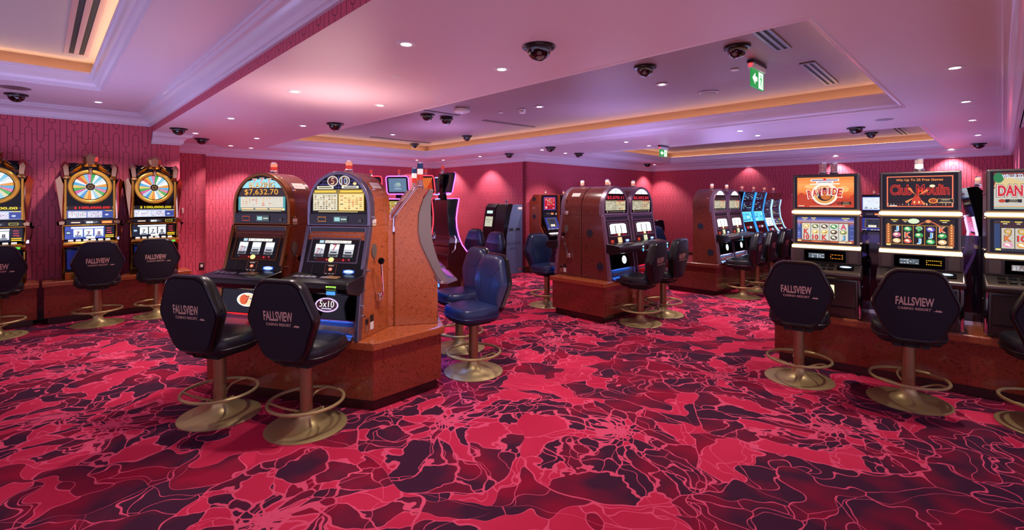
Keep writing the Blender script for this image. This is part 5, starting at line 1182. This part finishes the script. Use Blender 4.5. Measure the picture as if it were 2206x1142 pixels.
# ---------------------------------------------------------------- neon edged machines behind the front island
def neon_machine(lb, loc, rz, edge, scr, top='picture', w=.43):
    t = thing('neon_slot_machine', lb, 'slot machine', loc, rz); W2 = w/2
    g = G(); g.prism([(.0, 0), (.0, .10), (-.10, .55), (-.17, .72), (.0, .92), (.20, 1.02), (.23, .72), (.245, .70), (.245, 0)], 'x', -W2, W2, mat('dark_red_laminate', '#4a1a1c', .2, coat=.4)); g.build('lower_cabinet', t, bevel=.005)
    # curved blade of black plastic
    fr = [(-.13, .74), (-.03, .86), (.035, 1.0), (.075, 1.15), (.085, 1.30), (.065, 1.45), (.03, 1.62)]
    g = G(); g.prism(fr + [(.10, 1.62), (.24, 1.60), (.235, 1.2), (.20, 1.0), (.235, .85), (.16, .74)], 'x', -W2+.012, W2-.012, mat('blue_black_shell', '#10121e', .22, coat=.6)); g.build('screen_body', t, bevel=.01)
    m = glow(edge, 3.0, sample=True)
    g = G()
    pts = [(-W2, y-.01, z) for y, z in fr] + [(W2, y-.01, z) for y, z in fr[::-1]]
    g.tube(pts, .010, m, 8); g.build('neon_edge', t)
    g = G(); n = len(fr); vs = [(-W2+.02, y-.006, z) for y, z in fr] + [(W2-.02, y-.006, z) for y, z in fr]; g.add(vs, [(i, i+1, n+i+1, n+i) for i in range(n-1)], BLKG); sc = g.build('curved_glass', t)
    (ya, za), (yb, zb) = fr[4], fr[6]; tl = math.atan2(yb-ya, zb-za)
    a = Art((0, (ya+yb)/2-.012, (za+zb)/2), tl); a.rect(0, 0, w*.8, .24, scr[0]); a.table(0, 0, w*.74, .2, 4, 5, ['#f0d060', '#ffffff', '#e05030', '#40a0e0'], .8); a.build('lower_screen', sc)
    (ya, za), (yb, zb) = fr[2], fr[4]; tl = math.atan2(yb-ya, zb-za)
    a = Art((0, (ya+yb)/2-.016, (za+zb)/2), tl); a.rect(0, 0, w*.8, .24, scr[1]); a.table(0, 0, w*.74, .2, 4, 5, ['#f0d060', '#ffffff', '#e05030', '#40a0e0'], .8); a.build('game_screen', sc)
    # arm and tilted top monitor
    g = G(); g.prism([(.14, 1.60), (.22, 1.60), (.24, 1.75), (.235, 1.93), (.20, 2.04), (.14, 2.0), (.18, 1.90), (.17, 1.76)], 'x', -.05, .05, BLKG); g.build('monitor_arm', t, bevel=.01)
    tl = -.22; V = Vector((0, math.sin(tl), math.cos(tl))); N = Vector((0, -math.cos(tl), math.sin(tl))); c = Vector((0, .12, 1.88)); U = Vector((1, 0, 0))
    g = G(); g.obox(c, U, V, -N, w, .34, .06, mat('blue_black_shell', '#10121e', .22)); mo = g.build('top_monitor', t, bevel=.012)
    hw_, hh = W2+.002, .172; g = G(); g.tube([c + U*x + V*y for x, y in rounded([(-hw_, -hh), (hw_, -hh), (hw_, hh), (-hw_, hh)], 2, .08)], .009, m, 8, True); g.build('neon_frame', mo)
    a = Art(c + N*.001, tl, es=.8); a.rect(0, 0, w*.88, .30, '#181018'); a.rect(0, 0, w*.80, .26, scr[2])
    if top == 'rays':
        for q in range(9): a.k = 3; a.poly([(0, -.13), ((q-4)*.045-.012, .13), ((q-4)*.045+.012, .13)], '#ff9040')
        a.k = 4; a.rect(-.03, -.11, .12, .03, '#ffd880')
    elif top == 'pale': a.disc(0, -.0, .07, '#88a8c0', .05); a.disc(.02, .02, .04, '#b0c8b8', .03); a.rect(0, -.07, .14, .01, '#d8e8f0')
    else: a.table(0, 0, w*.7, .2, 4, 5, ['#40a070', '#e8e0c0', '#c04838'], .7)
    a.build('top_artwork', mo)
    g = G(); g.prism([(-.17, .70), (-.26, .715), (-.26, .74), (-.12, .775)], 'x', -W2+.01, W2-.01, CHROME); g.build('console', t, bevel=.005)
    for sx in (-1, 1):
        g = G(); g.tube([(sx*W2, .17, .74), (sx*W2, .10, .80), (sx*W2, .08, .96), (sx*W2, .11, 1.02)], .013, CHROME, 8); g.build('chrome_side_pipe', t)
    candle(t, 0, .20, 2.03, .10, .024, ('clear', 'red')); return t
NP = [(-1.0, 8.12, rz_out(.75, .66), '#e060ff', ('#302048', '#402860', '#202030'), 'pale', 'purple neon edged machine seen from its back and side, nearest of the neon group'),
      (-1.66, 8.75, rz_out(-.30, -.95), '#ff3040', ('#c04030', '#e08040', '#d04020'), 'rays', 'red framed neon machine with orange rays on its top screen'),
      (-2.17, 8.95, rz_out(-.12, -1), '#d860ff', ('#b0a050', '#c06040', '#6a88a8'), 'pale', 'pink and purple framed neon machine with a pale top screen facing us'),
      (-2.66, 8.95, rz_out(.10, -1), '#ff3040', ('#902028', '#c03028', '#302028'), 'picture', 'red framed neon machine partly behind the 5 and 10 machine'),
      (-1.33, 9.65, rz_out(.6, -.8), '#8090ff', ('#303880', '#4050a0', '#202838'), 'picture', 'blue white edged neon machine between the red and purple ones')]
for x, y, rz, ed, scr, tp, lb in NP: neon_machine(lb, (x, y, 0), rz, ed, scr, tp)
